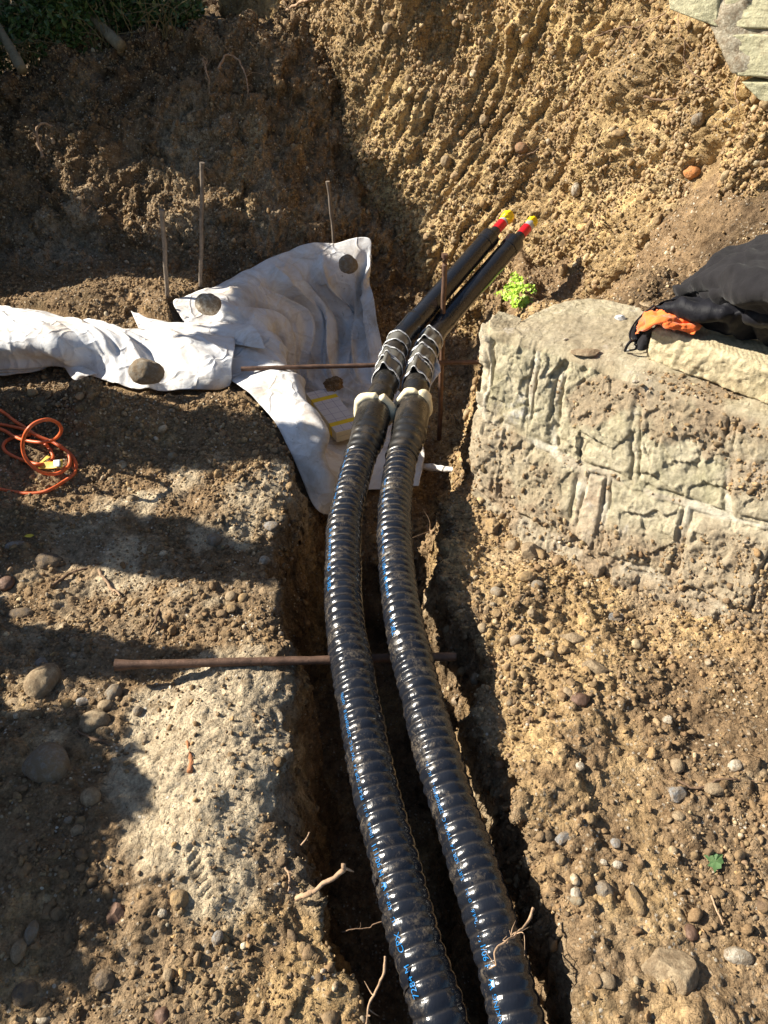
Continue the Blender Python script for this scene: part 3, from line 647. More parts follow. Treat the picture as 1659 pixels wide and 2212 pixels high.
def chevron(C, s, s0, r, phi0, w, k, peak, mat, name, parent, spread=2.5, thick=.0015, length=None, k2=None):
    """a band of foil round the pipe whose edge rises to a folded peak at angle phi0"""
    T, A, B = frames(C); nth = 61; ph = np.linspace(-spread, spread, nth)
    n2 = 6; out = []
    for i in range(n2):
        t = i / (n2 - 1)
        off = s0 + k * (1 - np.abs(ph) / spread) - (w if length is None else length) * (1 - t)
        rr = r + peak * np.exp(-(ph / .22) ** 2) + .0015 * np.sin(ph * 7 + i)
        a = phi0 + ph
        f = lambda M_: np.stack([np.interp(off, s, M_[:, c]) for c in range(3)], 1)
        rr = rr + .0014 * np.sin(ph * 11 + i * 2.1 + s0 * 90) * np.sin(ph * 3.3 + i) + (.0015 * np.abs(np.sin(ph * 4.1 + s0 * 50)) if name == 'foil_edge' else 0)
        out.append(f(C) + rr[:, None] * (np.cos(a)[:, None] * f(A) + np.sin(a)[:, None] * f(B)))
    V = np.stack(out).reshape(-1, 3); o = mesh(name, V, grid_faces(n2, nth), mat, parent)
    m = o.modifiers.new('t', 'SOLIDIFY'); m.thickness = thick; m.offset = 0; return o
def make_pipe(near, t0, t1, dz, label, seed, texts, tipbits, chev, foamk):
    pts = [Wz(*q) for q in near]; a = pts[-1]; b = Wc(t1[0], t1[1], t1[2])
    u = (b - a) / np.linalg.norm(b - a)
    C, s = cr(pts + [a + u * .05, a + u * .12], 1500)
    E = empty('insulated_pipe', tuple(pts[0]), label, 'pipe', 'insulated pipes')
    iS = nearest(C, Wz(*near[9])) + 6; iF = nearest(C, Wz(*near[11])); iE = nearest(C, pts[14]); iC = nearest(C, a)
    # corrugated jacket
    T_, A_, B_ = frames(C)
    def rj(i, th):
        ss_ = s[np.minimum(i, len(s) - 1)]
        P_ = np.repeat(C[:iS][:, None], th.shape[1], 1).reshape(-1, 3) + np.tile(np.c_[np.cos(th[0]), 0 * th[0], np.sin(th[0])], (iS, 1)) * .05
        wob = (.0010 * fbm(P_, .025, 3, 400 + seed) + .0022 * fbm(P_, .10, 2, 410 + seed)).reshape(iS, -1)
        leftish = .0022 * np.clip(-np.cos(th), 0, 1) ** 3 * fbm(P_, .018, 3, 420 + seed).reshape(iS, -1)
        return .0525 + PROF(ss_) + wob + leftish
    V, F = ring(C[:iS], rj, 64); va = 1 - np.abs(np.sin(np.pi * s[:iS] / PITCHC)); dust = np.repeat(ss(va, .55, .95) * ss(s[:iS], .9, 1.9) * .5 + .16 * ss(va, .5, .9), 64)
    mesh('corrugated_jacket', V, F, M['pipe'], E, attrs=dict(dust=dust))
    # shrink sleeve with wrinkles
    sl_s = s[iS - 4]; sl_e = s[iF] + .012
    q = np.linspace(sl_s, sl_e, 150); CC = np.stack([np.interp(q, s, C[:, k]) for k in range(3)], 1); tt = (q - sl_s) / (sl_e - sl_s)
    def rs(i, th):
        t = tt[i]; return .0535 + .0105 * ss(t, .0, .55) - .004 * ss(t, .85, 1) + .0022 * np.sin(t * 60 + .4 * np.sin(th * 2)) * ss(.62 - t, 0, .3) * (.6 + .4 * np.sin(th + 1)) + .001 * np.sin(th * 5 + t * 9) - .012 * ss(t, .97, 1.0) + .003 * np.exp(-((t - .02) / .02) ** 2)
    V, F = ring(CC, rs); mesh('shrink_sleeve', V, F, M['sleeve'], E)
    # foam ring squeezed out at the joint
    T, A, B = frames(C); nph, nt2 = 90, 22; ph = np.linspace(0, 2 * np.pi, nph, endpoint=False); th = np.linspace(0, 2 * np.pi, nt2, endpoint=False)
    P0 = C[iF] + T[iF] * .010; lump = 1 + .16 * np.sin(ph * 2 + 1 + seed) + .12 * np.sin(ph * 5 + seed * 2) - .45 * np.exp(-((ph - 1.35) / .13) ** 2)
    V = []
    for i, p in enumerate(ph):
        e = math.cos(p) * A[iF] + math.sin(p) * B[iF]; rt = foamk * .0165 * lump[i]
        V.append(P0 + (.0525 + rt * .55) * e + T[iF] * .012 * math.sin(p) * .3 + rt * (np.cos(th)[:, None] * e * .95 + np.sin(th)[:, None] * T[iF] * 1.05))
    V = np.vstack(V); V += .002 * np.stack([fbm(V, .02, 2, 430 + k + seed) for k in range(3)], 1)
    F = grid_faces(nph, nt2, True); j = np.arange(nt2); j2 = (j + 1) % nt2; F = np.vstack([F, np.stack([(nph - 1) * nt2 + j, (nph - 1) * nt2 + j2, j2, j], 1)])
    mesh('foam_ring', V, F, M['foam'], E)['label'] = 'cream foam ring'
    # sleeve beyond the foam, then the elbow
    q = np.linspace(s[iF] + .012, s[iE] + .0, 90); CC = np.stack([np.interp(q, s, C[:, k]) for k in range(3)], 1); tt2 = np.linspace(0, 1, 90)
    V, F = ring(CC, lambda i, th: .0505 - .003 * tt2[i] + .0012 * np.sin(tt2[i] * 40) * (tt2[i] < .45) + .0012 * (np.abs(tt2[i] - .22) < .02) + .0006 * np.sin(th * 4)); mesh('coupling', V, F, M['sleeve'], E)
    q = np.linspace(s[iE] - .005, s[iC] + .045, 60); CC = np.stack([np.interp(q, s, C[:, k]) for k in range(3)], 1); tt3 = np.linspace(0, 1, 60)
    V, F = ring(CC, lambda i, th: .0462 + .001 * np.sin(tt3[i] * 9) - .0022 * ss(tt3[i], .9, 1) + .0004 * np.sin(th * 3)); mesh('elbow', V, F, M['casing'], E)
    # clear foil with white edges
    for (ds, rr, phi0, k, peak, ln, w) in chev:
        s0 = s[iF] + ds
        chevron(C, s, s0 - .004, rr - .001, phi0, w, k, peak * .9, M['foil'], 'clear_foil', E, length=ln)
        chevron(C, s, s0, rr + .001, phi0, w, k, peak, M['wrapw'], 'foil_edge', E, length=w)
        chevron(C, s, s0 - ln, rr + .001, phi0, w, k * .9, peak, M['wrapw'], 'foil_edge', E, length=w)
    # straight tail with end cap, carrier pipe, red band, grey band and yellow tape
    def seg(u0, u1, r0, r1, name, mat, n=8, lab=None, fr=None):
        q = np.linspace(u0, u1, n)[:, None]; CC = a + u * q
        rad = np.linspace(r0, r1, n) if fr is None else fr(np.linspace(0, 1, n))
        V, F = tube(CC, rad, 40); o = mesh(name, V, F, mat, E)
        es = o.modifiers.new('e', 'EDGE_SPLIT'); es.split_angle = R(35)
        if lab: o['label'] = lab
        return o
    Lt = np.linalg.norm(b - a)
    seg(.02, Lt - .055, .0428, .0428, 'casing', M['casing'], 30, fr=lambda t: .0428 + .0003 * np.sin(t * 25))
    seg(Lt - .060, Lt, .0440, .0440, 'end_cap', M['casing'], 14, fr=lambda t: .0452 - .0022 * ss(t, .85, 1) + .0006 * (t > .1))
    o1, o2 = tipbits[0]
    side = np.cross(u, [0, 0, 1]); side /= np.linalg.norm(side); upv = np.cross(side, u)
    keep = a.copy(); a += side * o1 + upv * o2
    seg(Lt - .005, Lt + .045, .024, .0225, 'carrier_pipe', M['casing'])
    seg(Lt + .040, Lt + .098, .0236, .0232, 'red_band', M['red'], 6, 'red tape band')
    g = tipbits[1]
    seg(Lt + .097, Lt + .097 + g, .0228, .0236, 'grey_band', M['silver'], 6, 'grey band')
    n = 26; q = np.linspace(Lt + .095 + g * .8, Lt + .095 + g + tipbits[2], n); CC = a + u * q[:, None]; t = np.linspace(0, 1, n)
    def ry(i, th):
        r = (.0235 + tipbits[3] * ss(t[i], .1, .5)) * (1 - .25 * ss(t[i], .8, 1)) + .0018 * np.sin(3 * th + 6 * t[i]) + .0014 * np.sign(np.sin(5 * th + 2 * t[i])) + .0012 * np.sin(th * 7 + 20 * t[i])
        return np.where(i >= n - 1, .002, r)
    V, F = ring(CC, ry, 34); mesh('yellow_tape', V, F, M['yellow'], E)['label'] = 'crumpled yellow tape plug'
    a -= side * o1 + upv * o2
    # printed lettering, read from the near end
    for (q0, items) in texts:
        x = s0_of(C, s, q0)
        for (body, h, gap, dphi) in items:
            if body == 'CROWN':
                crown(C, s, x, h, PHI + dphi, .0525, E); x += h * 1.15 + gap; continue
            x = text_on(C, s, body, x, h, PHI + dphi, .0525, E) + gap
    return E
def s0_of(C, s, px): # arc length where the axis crosses a given distance y ahead
    return float(np.interp(px, C[:, 1], s))
def crown(C, s, x0, h, phi, r, parent):
    P2 = [(0, 0), (1.05, 0), (1.05, .12), (0, .12), (0, .22), (-.18, .85), (.28, .5), (.52, 1.0), (.77, .5), (1.23, .85), (1.05, .22)]
    dots = [(-.18, .95), (.52, 1.1), (1.23, .95)]
    V = [(u * h * .8, v * h * .8) for u, v in P2]; F = [(0, 1, 2, 3), (4, 10, 8, 7, 6), (4, 6, 5), (10, 9, 8)]
    for (u, v) in dots:
        n = len(V); V += [(h * .8 * (u + .1 * math.cos(t)), h * .8 * (v + .1 * math.sin(t))) for t in np.linspace(0, 2 * math.pi, 8, endpoint=False)]; F.append(tuple(range(n, n + 8)))
    V = np.array(V); T, A, B = frames(C); q = x0 + V[:, 0]; f = lambda M_: np.stack([np.interp(q, s, M_[:, k]) for k in range(3)], 1)
    a = phi + V[:, 1] / r; rr = r + PROF(q) + .0013
    mesh('crown_mark', f(C) + rr[:, None] * (np.cos(a)[:, None] * f(A) + np.sin(a)[:, None] * f(B)), F, M['blue'], parent, smooth=False)
PHI = R(128)
big, sm = .0135, .009
def line(num): return [(num, big, .022, 0), ('CPX', big, .012, 0), ('PUR-KING', sm * 1.1, .010, .02), ('CROWN', big, .010, 0), ('H 90/111', big, .014, 0), ('10x4.6', sm, .014, .03),
                       ('D 12-1', sm * .8, .012, .03), ('PE-RT', sm, .010, .03), ('SDR 7.4', sm, .010, .03), ('TW 95 C', sm, .010, .02), ('2201008495 8', sm, .014, .03), ('100781', sm, .01, .03)]
ch_l = [(.275, .0525, 1.75, .045, .022, .085, .008), (.355, .0530, 2.0, .020, .012, .07, .006), (.485, .0500, 1.5, .012, .002, .06, .006)]
ch_r = [(.215, .0525, 1.75, .045, .022, .085, .008), (.330, .0530, 1.7, .030, .012, .08, .007), (.470, .0505, 1.8, .035, .012, .075, .006)]
pl = make_pipe(LN, None, (1060, 511, 3.50), 0, 'left black corrugated pipe, its rear tail above the other, tipped with a large yellow plug', 1,
          [(.545, line('7284 M')), (1.50, line('7285 M'))], ((.004, .006), .014, .060, .006), ch_l, 1.12)
pr = make_pipe(RN, None, (1113, 521, 3.52), 0, 'right black corrugated pipe nearest the stone wall, tipped with a small yellow plug', 5,
          [(.385, line('7281 M')), (1.345, line('7282 M'))], ((.004, .004), .030, .036, .001), ch_r, .92)

# ------------------------------------------------------------------ steel rods and stakes
def rod(name, a, b, r, mat, label, cat, group, bend=.004, mush=False, seed=0):
    a, b = np.array(a, float), np.array(b, float); t = np.linspace(0, 1, 60)[:, None]; C = a + (b - a) * t
    C = C + bend * np.sin(np.pi * t) * np.array([.3, .6, 1.]) + .0012 * np.c_[np.sin(t * 17 + seed), np.cos(t * 13 + seed), np.sin(t * 11)]
    rr = np.full(60, r) * (1 + .03 * np.sin(t[:, 0] * 40 + seed))
    if mush: rr[:3] *= [1.28, 1.2, 1.08]
    V, F = tube(C, rr, 16); V += .0006 * np.c_[fbm(V, .02, 2, 500 + seed), fbm(V, .02, 2, 501 + seed), fbm(V, .02, 2, 502 + seed)]
    o = mesh(name, V, F, mat); tag(o, label, cat, group); o.modifiers.new('e', 'EDGE_SPLIT').split_angle = R(50); return o
g = 'rods laid across the trench'
rod('steel_rod', Wz(247, 1437, .055), Wz(985, 1418, -.02), .0118, M['rust'], 'thick rusty steel rod with hammered end laid across the trench under the pipes', 'rod', g, .0, True, 1)
rod('steel_rod', Wz(520, 797, .075), Wz(1060, 781, .04), .0095, M['rust'], 'thin steel rod bridging the cloth-lined pit under the pipe joints', 'rod', g, .0, False, 2)
def stake(base, pb, top, r, mat, label, seed):
    B0 = np.array(base); T0 = Wy(top[0], top[1], B0[1] + .02); dn = B0 - T0; B0 = B0 + dn * .12
    rod('steel_stake', T0, B0, r, mat, label, 'stake', 'upright steel stakes', .003, True, seed)
def onground(px, py): return hit(px, py)
stake(Wz(363, 672, .0), 0, (350, 453), .0105, M['galv'], 'short grey steel stake beside the cloth, leftmost of the upright stakes', 3)
stake(onground(433, 622), 0, (437, 351), .0095, M['galv'], 'tallest grey steel stake rising against the shaded slope', 4)
stake(Wy(724, 548, 4.27), 0, (708, 392), .0095, M['galv'], 'brownish steel stake standing behind the top edge of the draped cloth', 5)
stake(Wz(950, 912, -.36), 0, (961, 549), .0110, M['rust'], 'rusty steel stake standing in front of the pipe tails beside the stone wall', 6)

# ------------------------------------------------------------------ insulation boards, taped together
c0 = Wz(726, 942, -.355); c1 = Wz(764, 932, -.355); c2 = Wz(706, 861, -.352)
ex = (c1 - c0); ex[2] = 0; ex /= np.linalg.norm(ex); ey = np.array([-ex[1], ex[0], 0]); wB, lB = .130, .385
def obox(o, sx, sy, sz, jit=0):
    bm = bmesh.new(); bmesh.ops.create_cube(bm, size=1)
    for v in bm.verts: v.co = Vector(o + ex * ((v.co.x + .5) * sx) + ey * ((v.co.y + .5) * sy) + np.array([0, 0, 1]) * ((v.co.z + .5) * sz))
    bmesh.ops.bevel(bm, geom=bm.edges[:], offset=.0012, segments=1, affect='EDGES')
    V = np.array([v.co[:] for v in bm.verts]); F = [tuple(v.index for v in f.verts) for f in bm.faces]; bm.free(); return V, F
c0[2] += .018; zt = c0[2]; IB = empty('insulation_boards', (c0[0], c0[1], zt - .056), 'two stacked cream insulation boards with yellow tape lying in the pit', 'insulation board')
def board_mat():
    m = N('printed_facing'); tc = m.n('ShaderNodeMapping'); m.l(m.P(), tc.inputs[0]); tc.inputs['Rotation'].default_value = (0, 0, -math.atan2(ex[1], ex[0]))
    sp = m.n('ShaderNodeSeparateXYZ'); m.l(tc.outputs[0], sp.inputs[0])
    def lines(ax, per, w):
        f = m.math('FRACT', m.math('DIVIDE', sp.outputs[ax], per)); return m.math('LESS_THAN', f, w)
    g1 = m.math('MAXIMUM', lines(0, .05, .04), lines(1, .05, .04)); g2 = m.math('MULTIPLY', m.math('MAXIMUM', lines(0, .0125, .09), lines(1, .0125, .09)), m.math('GREATER_THAN', m.math('FRACT', m.math('DIVIDE', sp.outputs[1], .22)), .38))
    c = m.mix(m.math('MULTIPLY', g2, .35), (.62, .60, .60), (.36, .22, .40)); c = m.mix(m.math('MULTIPLY', g1, .75), c, (.14, .10, .25))
    geo = m.n('ShaderNodeNewGeometry'); s2 = m.n('ShaderNodeSeparateXYZ'); m.l(geo.outputs['Normal'], s2.inputs[0])
    c = m.mix(m.math('GREATER_THAN', s2.outputs[2], .8), (.66, .58, .40), c)
    return m.fin(c, .5, m.bump(m.noise(90, 4), .0008, .5), .3)
M['board'] = board_mat()
for k in range(2):
    V, F = obox(np.array([c0[0], c0[1], zt - .026 - .0275 * k]) + ex * .002 * k, wB, lB, .026); mesh('board', V, F, M['board'], IB, smooth=False)
for y0 in (.055, .285):
    V, F = obox(np.array([c0[0], c0[1], zt - .0560]) - ex * .0016 + ey * y0, wB + .0035, .030, .0577); mesh('yellow_tape', V, F, M['yellow'], IB, smooth=False)

# ------------------------------------------------------------------ orange cable with its tag
def zc(px, py, x, y, h): return (x * .125, 846.7 + y * .125, h)
def cpath(L, n):
    out = []
    for x, y, h in L:
        px, py = x * .125, 846.7 + y * .125
        g_ = hit(px, py, 1.0); d_ = ray(px, py); zt_ = g_[2] + .006 + h
        out.append(Wz(px, py, zt_))
    return cr(out, n)[0]
rc = .0062; CAB = empty('orange_cable', tuple(hit(60, 980)), 'orange cable lying in loops on the gravel of the left bank', 'cable')
p1 = cpath([(-900, 1500, .0), (-300, 1620, .0), (200, 1720, .0), (450, 1755, .0), (700, 1740, .0), (900, 1670, .0), (1100, 1550, .0), (1270, 1420, .0), (1320, 1300, .0), (1290, 1180, .0), (1200, 1060, .0), (1050, 950, .01), (900, 860, .02), (700, 780, .02), (550, 700, .02), (430, 610, .01), (250, 500, .01), (100, 380, .0), (-100, 270, .0), (-600, 100, 0)], 260)
p2 = cpath([(-700, 480, 0), (-100, 545, .0), (200, 595, .0), (430, 655, .01), (620, 750, .01), (800, 835, .01), (950, 885, .01), (1080, 960, .01), (1180, 1060, .01), (1210, 1180, .01), (1180, 1290, .01), (1060, 1380, .01), (900, 1420, .02), (700, 1380, .04), (550, 1270, .07), (430, 1120, .10), (390, 950, .13), (410, 790, .16), (480, 650, .18), (610, 535, .19), (780, 480, .18), (920, 495, .16), (1030, 570, .13), (1060, 670, .10), (1000, 770, .07), (890, 835, .045), (700, 870, .035), (450, 840, .025), (250, 770, .01), (0, 640, .01), (-500, 560, 0)], 420)
p3 = cpath([(520, 740, .005), (330, 765, .005), (200, 800, .0), (95, 860, .0), (55, 950, .0), (110, 1040, .0), (250, 1120, .0), (430, 1190, .01), (580, 1235, .02), (690, 1250, .03), (800, 1240, .02), (890, 1190, .01), (915, 1110, .01), (885, 1030, .01), (840, 960, .015), (780, 895, .02)], 200)
V, F = joinm([tube(p, rc, 14) for p in (p1, p2, p3)]); mesh('cable_run', V, F, M['orange'], CAB)
tg = hit(100, 1001); tz = tg[2] + .035
def quad_sheet(name, pts4, mat, parent, n=8, amp=.002, th=.0012, seed=0):
    a, b, c, d = [np.array(p) for p in pts4]; V = []
    for i in range(n):
        for j in range(n):
            u, v = i / (n - 1), j / (n - 1); V.append(a * (1 - u) * (1 - v) + b * u * (1 - v) + c * u * v + d * (1 - u) * v)
    V = np.array(V); V[:, 2] += amp * fbm(V, .03, 2, 600 + seed)
    o = mesh(name, V, grid_faces(n, n), mat, parent); m = o.modifiers.new('t', 'SOLIDIFY'); m.thickness = th; return o
q = lambda x, y, h: Wz(x * .125, 846.7 + y * .125, tg[2] + h)
tagm = quad_sheet('tag', [q(640, 1240, .03), q(1080, 1160, .045), q(1080, 1310, .035), q(670, 1325, .02)], M['tagy'], CAB, seed=1); tagm['label'] = 'yellow tag with a white sticker'
quad_sheet('sticker', [q(925, 1180, .0445), q(1040, 1165, .0465), q(1040, 1285, .0395), q(930, 1290, .0385)], M['white'], tagm, 4, .0, .001).matrix_parent_inverse = Matrix.Identity(4)
quad_sheet('tag_tail', [q(600, 1290, .02), q(640, 1270, .022), q(890, 1130, .03), q(820, 1105, .03)], M['tagy'], CAB, seed=2)

for k, (pp, zz_) in enumerate([([(926, 748), (948, 778), (952, 806), (930, 842)], .13), ([(926, 800), (936, 850), (922, 905), (912, 930)], .09)]):
    a_, b_, c_, d_ = [Wz(x, y, zz_ - .02 * j) for j, (x, y) in enumerate(pp)]; o_ = quad_sheet('foil_flap', [a_ + [-.02, 0, -.02], a_, c_, d_] if k else [a_, b_, c_, d_ + [-.03, 0, -.02]], M['wrapw'], pr, 12, .010, .0012, 20 + k)
# ------------------------------------------------------------------ gravel: loose pebbles and crumbs of soil
PAL = np.array([(.38, .275, .155), (.30, .215, .12), (.45, .35, .215), (.22, .155, .09), (.29, .25, .19), (.50, .43, .31), (.21, .135, .07), (.36, .235, .11), (.13, .09, .055)])
def scatter(name, label, Pp, Nm, size, sub, pal_i, embed, seed, flat=(.55, .95), kind='stuff', rough=.12):
    T0, F0 = ico(sub); n = len(Pp); r = np.random.default_rng(seed); k = 14; tmpl = []
    for j in range(k):
        t = T0 * (1 + rough * 2.2 * fbm(T0 + j * 9.1, 1.1, 2, seed + j)[:, None]); t[:, 2] *= r.uniform(*flat); t[:, 1] *= r.uniform(.6, 1); tmpl.append(t)
    tmpl = np.array(tmpl); ti = r.integers(0, k, n)
    # basis with z along the surface normal, random spin
    h = r.normal(size=(n, 3)); Nj = Nm + .35 * r.normal(size=(n, 3)); Nj /= np.linalg.norm(Nj, axis=1)[:, None]
    A = np.cross(Nj, h); A /= np.linalg.norm(A, axis=1)[:, None]; B = np.cross(Nj, A)
    t = tmpl[ti] * size[:, None, None]
    V = Pp[:, None] + t[:, :, 0:1] * A[:, None] + t[:, :, 1:2] * B[:, None] + t[:, :, 2:3] * Nj[:, None] + (Nm * (size * embed)[:, None])[:, None]
    col = PAL[pal_i] * r.uniform(.75, 1.3, (n, 1)) * (1 + .018 * r.normal(size=(n, 3)))
    m = len(T0); F = (F0[None] + (np.arange(n) * m)[:, None, None]).reshape(-1, 3)
    o = mesh(name, V.reshape(-1, 3), F, M['pebble'], attrs=dict(col=np.repeat(np.clip(col, .02, .9), m, 0)))
    tag(o, label, None, None, kind); return o
PP = P.reshape(len(gy), len(gx), 3)
TX = np.gradient(PP, axis=1).reshape(-1, 3); TY = np.gradient(PP, axis=0).reshape(-1, 3)
def jitP(i, seed): r = np.random.default_rng(seed + 77); return P[i] + TX[i] * (r.random((len(i), 1)) - .5) + TY[i] * (r.random((len(i), 1)) - .5)
gN = np.cross(np.gradient(PP, axis=1), np.gradient(PP, axis=0)); gN /= np.linalg.norm(gN, axis=2)[..., None] + 1e-12; gN = gN.reshape(-1, 3)
cell = np.outer(np.gradient(gy), np.gradient(gx)).ravel() / np.maximum(gN[:, 2], .25)
pz = P[:, 2].copy(); undercloth = (ZG.ravel() < (Pz0 - .004))
vis = (X > -2.4) & (X < 1.7) & (Y > .25) & (Y < 5.6) & (pz > -.6) & (~undercloth)
clump = ss(fbm(np.c_[XY, 0 * X], .25, 4, 700) + .2 * fbm(np.c_[XY, 0 * X], .07, 2, 701), -.35, .45)
wgt = cell * vis * (1 - .85 * grey) * (.15 + clump) * (1 + .8 * blob(.42, 1.5, .2, .35) + .8 * blob(-.7, 2.4, .5, .25) + .5 * blob(-.35, .5, .3, .25) + .5 * (Y > 2.9)) * np.where(sW < 0, .4, 1)
def pick(w, n, seed): r = np.random.default_rng(seed); return np.searchsorted(np.cumsum(w), r.random(n) * w.sum()).clip(0, len(w) - 1)
def far(p): return .75 + .25 * np.clip(p[:, 1] / 1.2, 0, 2)
def palr(seed, n, pr): return np.random.default_rng(seed).choice(len(PAL), n, p=np.array(pr) / sum(pr))
i = pick(wgt * (1 - .6 * (X < -.1)), 3000, 1); r_ = np.random.default_rng(2); sz = np.clip(.0062 * np.exp(.50 * r_.normal(size=3000)), .0045, .019) * far(P[i]) 
scatter('gravel', 'rounded river pebbles lying loose over the brown soil', jitP(i, 1), gN[i], sz, 3, palr(3, 3000, [5, 4, 4, 2, 3, 2, 2, 2, 1]), .15, 4, (.45, .85), rough=.07)
i = pick(wgt, 30000, 5); sz = np.clip(.0036 * np.exp(.42 * r_.normal(size=30000)), .002, .008) * far(P[i])
scatter('fine_gravel', 'fine gravel and soil crumbs covering the banks', jitP(i, 5), gN[i], sz, 2, palr(6, 30000, [4, 4, 3, 3, 2, 2, 5, 3, 3]), .2, 7, (.5, 1.), rough=.2)
i = pick(cell * vis * (1 - .4 * grey) * (.3 + clump) * ((pz > -.25) + .3), 80000, 8); sz = np.clip(.0022 * np.exp(.4 * r_.normal(size=80000)), .0013, .005) * far(P[i])
scatter('soil_crumbs', 'tiny soil crumbs and grit over the banks', jitP(i, 8), gN[i], sz, 1, palr(9, 80000, [2, 3, 1, 4, 1, 1, 6, 4, 3]), .3, 10, (.6, 1.), rough=.25)
i = pick(cell * vis * (1 - grey) * (.15 + ss(fbm(np.c_[XY, 0 * X], .18, 3, 702), -.2, .4)) * (sW > 0), 46000, 18); sz = np.clip(.0042 * np.exp(.5 * r_.normal(size=46000)), .002, .015)
scatter('soil_clods', 'crumbly clods of brown earth lying over the banks', jitP(i, 18), gN[i], sz, 2, palr(19, 46000, [0, .6, 0, 3, 0, 0, 6, 2.5, 3]), .05, 20, (.6, 1.), rough=.34)
# on the cut bank
PB = Pb.reshape(len(zz), len(bl), 3); bN = np.cross(np.gradient(PB, axis=1), np.gradient(PB, axis=0)); bN /= np.linalg.norm(bN, axis=2)[..., None]
if (bN.reshape(-1, 3) * Nb).sum() < 0: bN = -bN
bN = bN.reshape(-1, 3); wb = ((Pb[:, 1] < 5.6) & (Pb[:, 0] < 1.9) & (zg < 1.6)) * (.35 + ss(fbm(SZ, .22, 3, 710), -.4, .4))
i = pick(wb, 2800, 11); sz = np.clip(.0092 * np.exp(.45 * r_.normal(size=2800)), .006, .030)
scatter('bank_pebbles', 'pebbles bedded in the cut earth bank', Pb[i], bN[i], sz, 3, palr(12, 2800, [6, 5, 3, 1, 1, 1, 1, 6, 1]), .05, 13, (.6, .95), rough=.09)
i = pick(wb, 70000, 14); sz = np.clip(.0048 * np.exp(.5 * r_.normal(size=70000)), .0025, .014)
scatter('bank_crumbs', 'crumbs of ochre earth and grit on the cut bank', Pb[i], bN[i], sz, 1, palr(15, 70000, [5, 4, 2, 2, 0, 0, 3, 7, 1]), .2, 16, (.6, 1.), rough=.25)

wgt_ = (soilm > .45) * ((zw > -.05)) * 1.0
PWg = Pw.reshape(len(Gw), len(tp), 3); wN = np.cross(np.gradient(PWg, axis=1), np.gradient(PWg, axis=0)); wN /= np.linalg.norm(wN, axis=2)[..., None] + 1e-9; wN = wN.reshape(-1, 3)
if (wN * Nf).sum() < 0: wN = -wN
i = pick(wgt_ * (.3 + 1. * (zw > .485) + .5 * (sw > 1)), 7000, 31); sz = np.clip(.0032 * np.exp(.5 * r_.normal(size=7000)), .0015, .011)
scatter('wall_crumbs', 'crumbs of soil and grit lying on the stone wall', Pw[i], wN[i], sz, 2, palr(32, 7000, [3, 4, 1, 4, 1, 1, 6, 2, 3]), .1, 33, (.6, 1.), rough=.28)
# ------------------------------------------------------------------ single stones
SPH4 = ico(5); SPH3 = ico(4)
def stone(px, py, w, h, col, label, flat=.7, bury=.3, ang=0., z=None, kind='river', sit=None, grp=None):
    p = hit(px, py) if sit is None else np.array(sit, float); dz = depth(p); a = w / 1659 * dz / 2; b = h / 1659 * dz / 2
    c = min(a, b) * flat; b = b * 1.12 if flat > .6 else b * 1.4; b = min(b, a * 2.2)
    V, F = (SPH4 if w > 34 else SPH3); V = V.copy(); sd = int(px * 3 + py)
    if kind == 'river': V *= (1 + .16 * fbm(V + sd, 1.3, 2, 800 + sd % 50))[:, None]; V *= (1 + .035 * fbm(V + sd, .4, 4, 3))[:, None]
    else:
        r = np.random.default_rng(sd)
        for _ in range(11):                       # broken facets
            n = r.normal(size=3); n /= np.linalg.norm(n); dd = V @ n; k = r.uniform(.55, .85); V = V - np.clip(dd - k, 0, None)[:, None] * n
        V *= (1 + .05 * fbm(V + sd, .5, 4, 5))[:, None]
    if kind == 'clod': V *= (1 + .22 * fbm(V * 1. + sd, .45, 5, 7, .65))[:, None]
    V = V * [a, b, c]; cs, sn = math.cos(ang), math.sin(ang); V = V @ np.array([[cs, sn, 0], [-sn, cs, 0], [0, 0, 1]])
    g_ = Hz(p[0], p[1]) if z is None else z
    bury = min(.5, bury + .12) if z is None and sit is None else bury
    cen = np.array([p[0], p[1], g_ + c * (1 - 2 * bury) + .0])
    if sit is None and z is None: cen[1] += 0
    me = mesh('clod' if kind == 'clod' else 'stone', V, np.array(F), M[col] if col in M else M['stone_' + col])
    me.location = cen; me.data.materials[0] = M[col] if col in M else M['stone_' + col]
    return tag(me, label, 'clod' if kind == 'clod' else 'stone', grp)
L_ = 'stones lying on the left bank'; R_ = 'stones lying on the right bank'
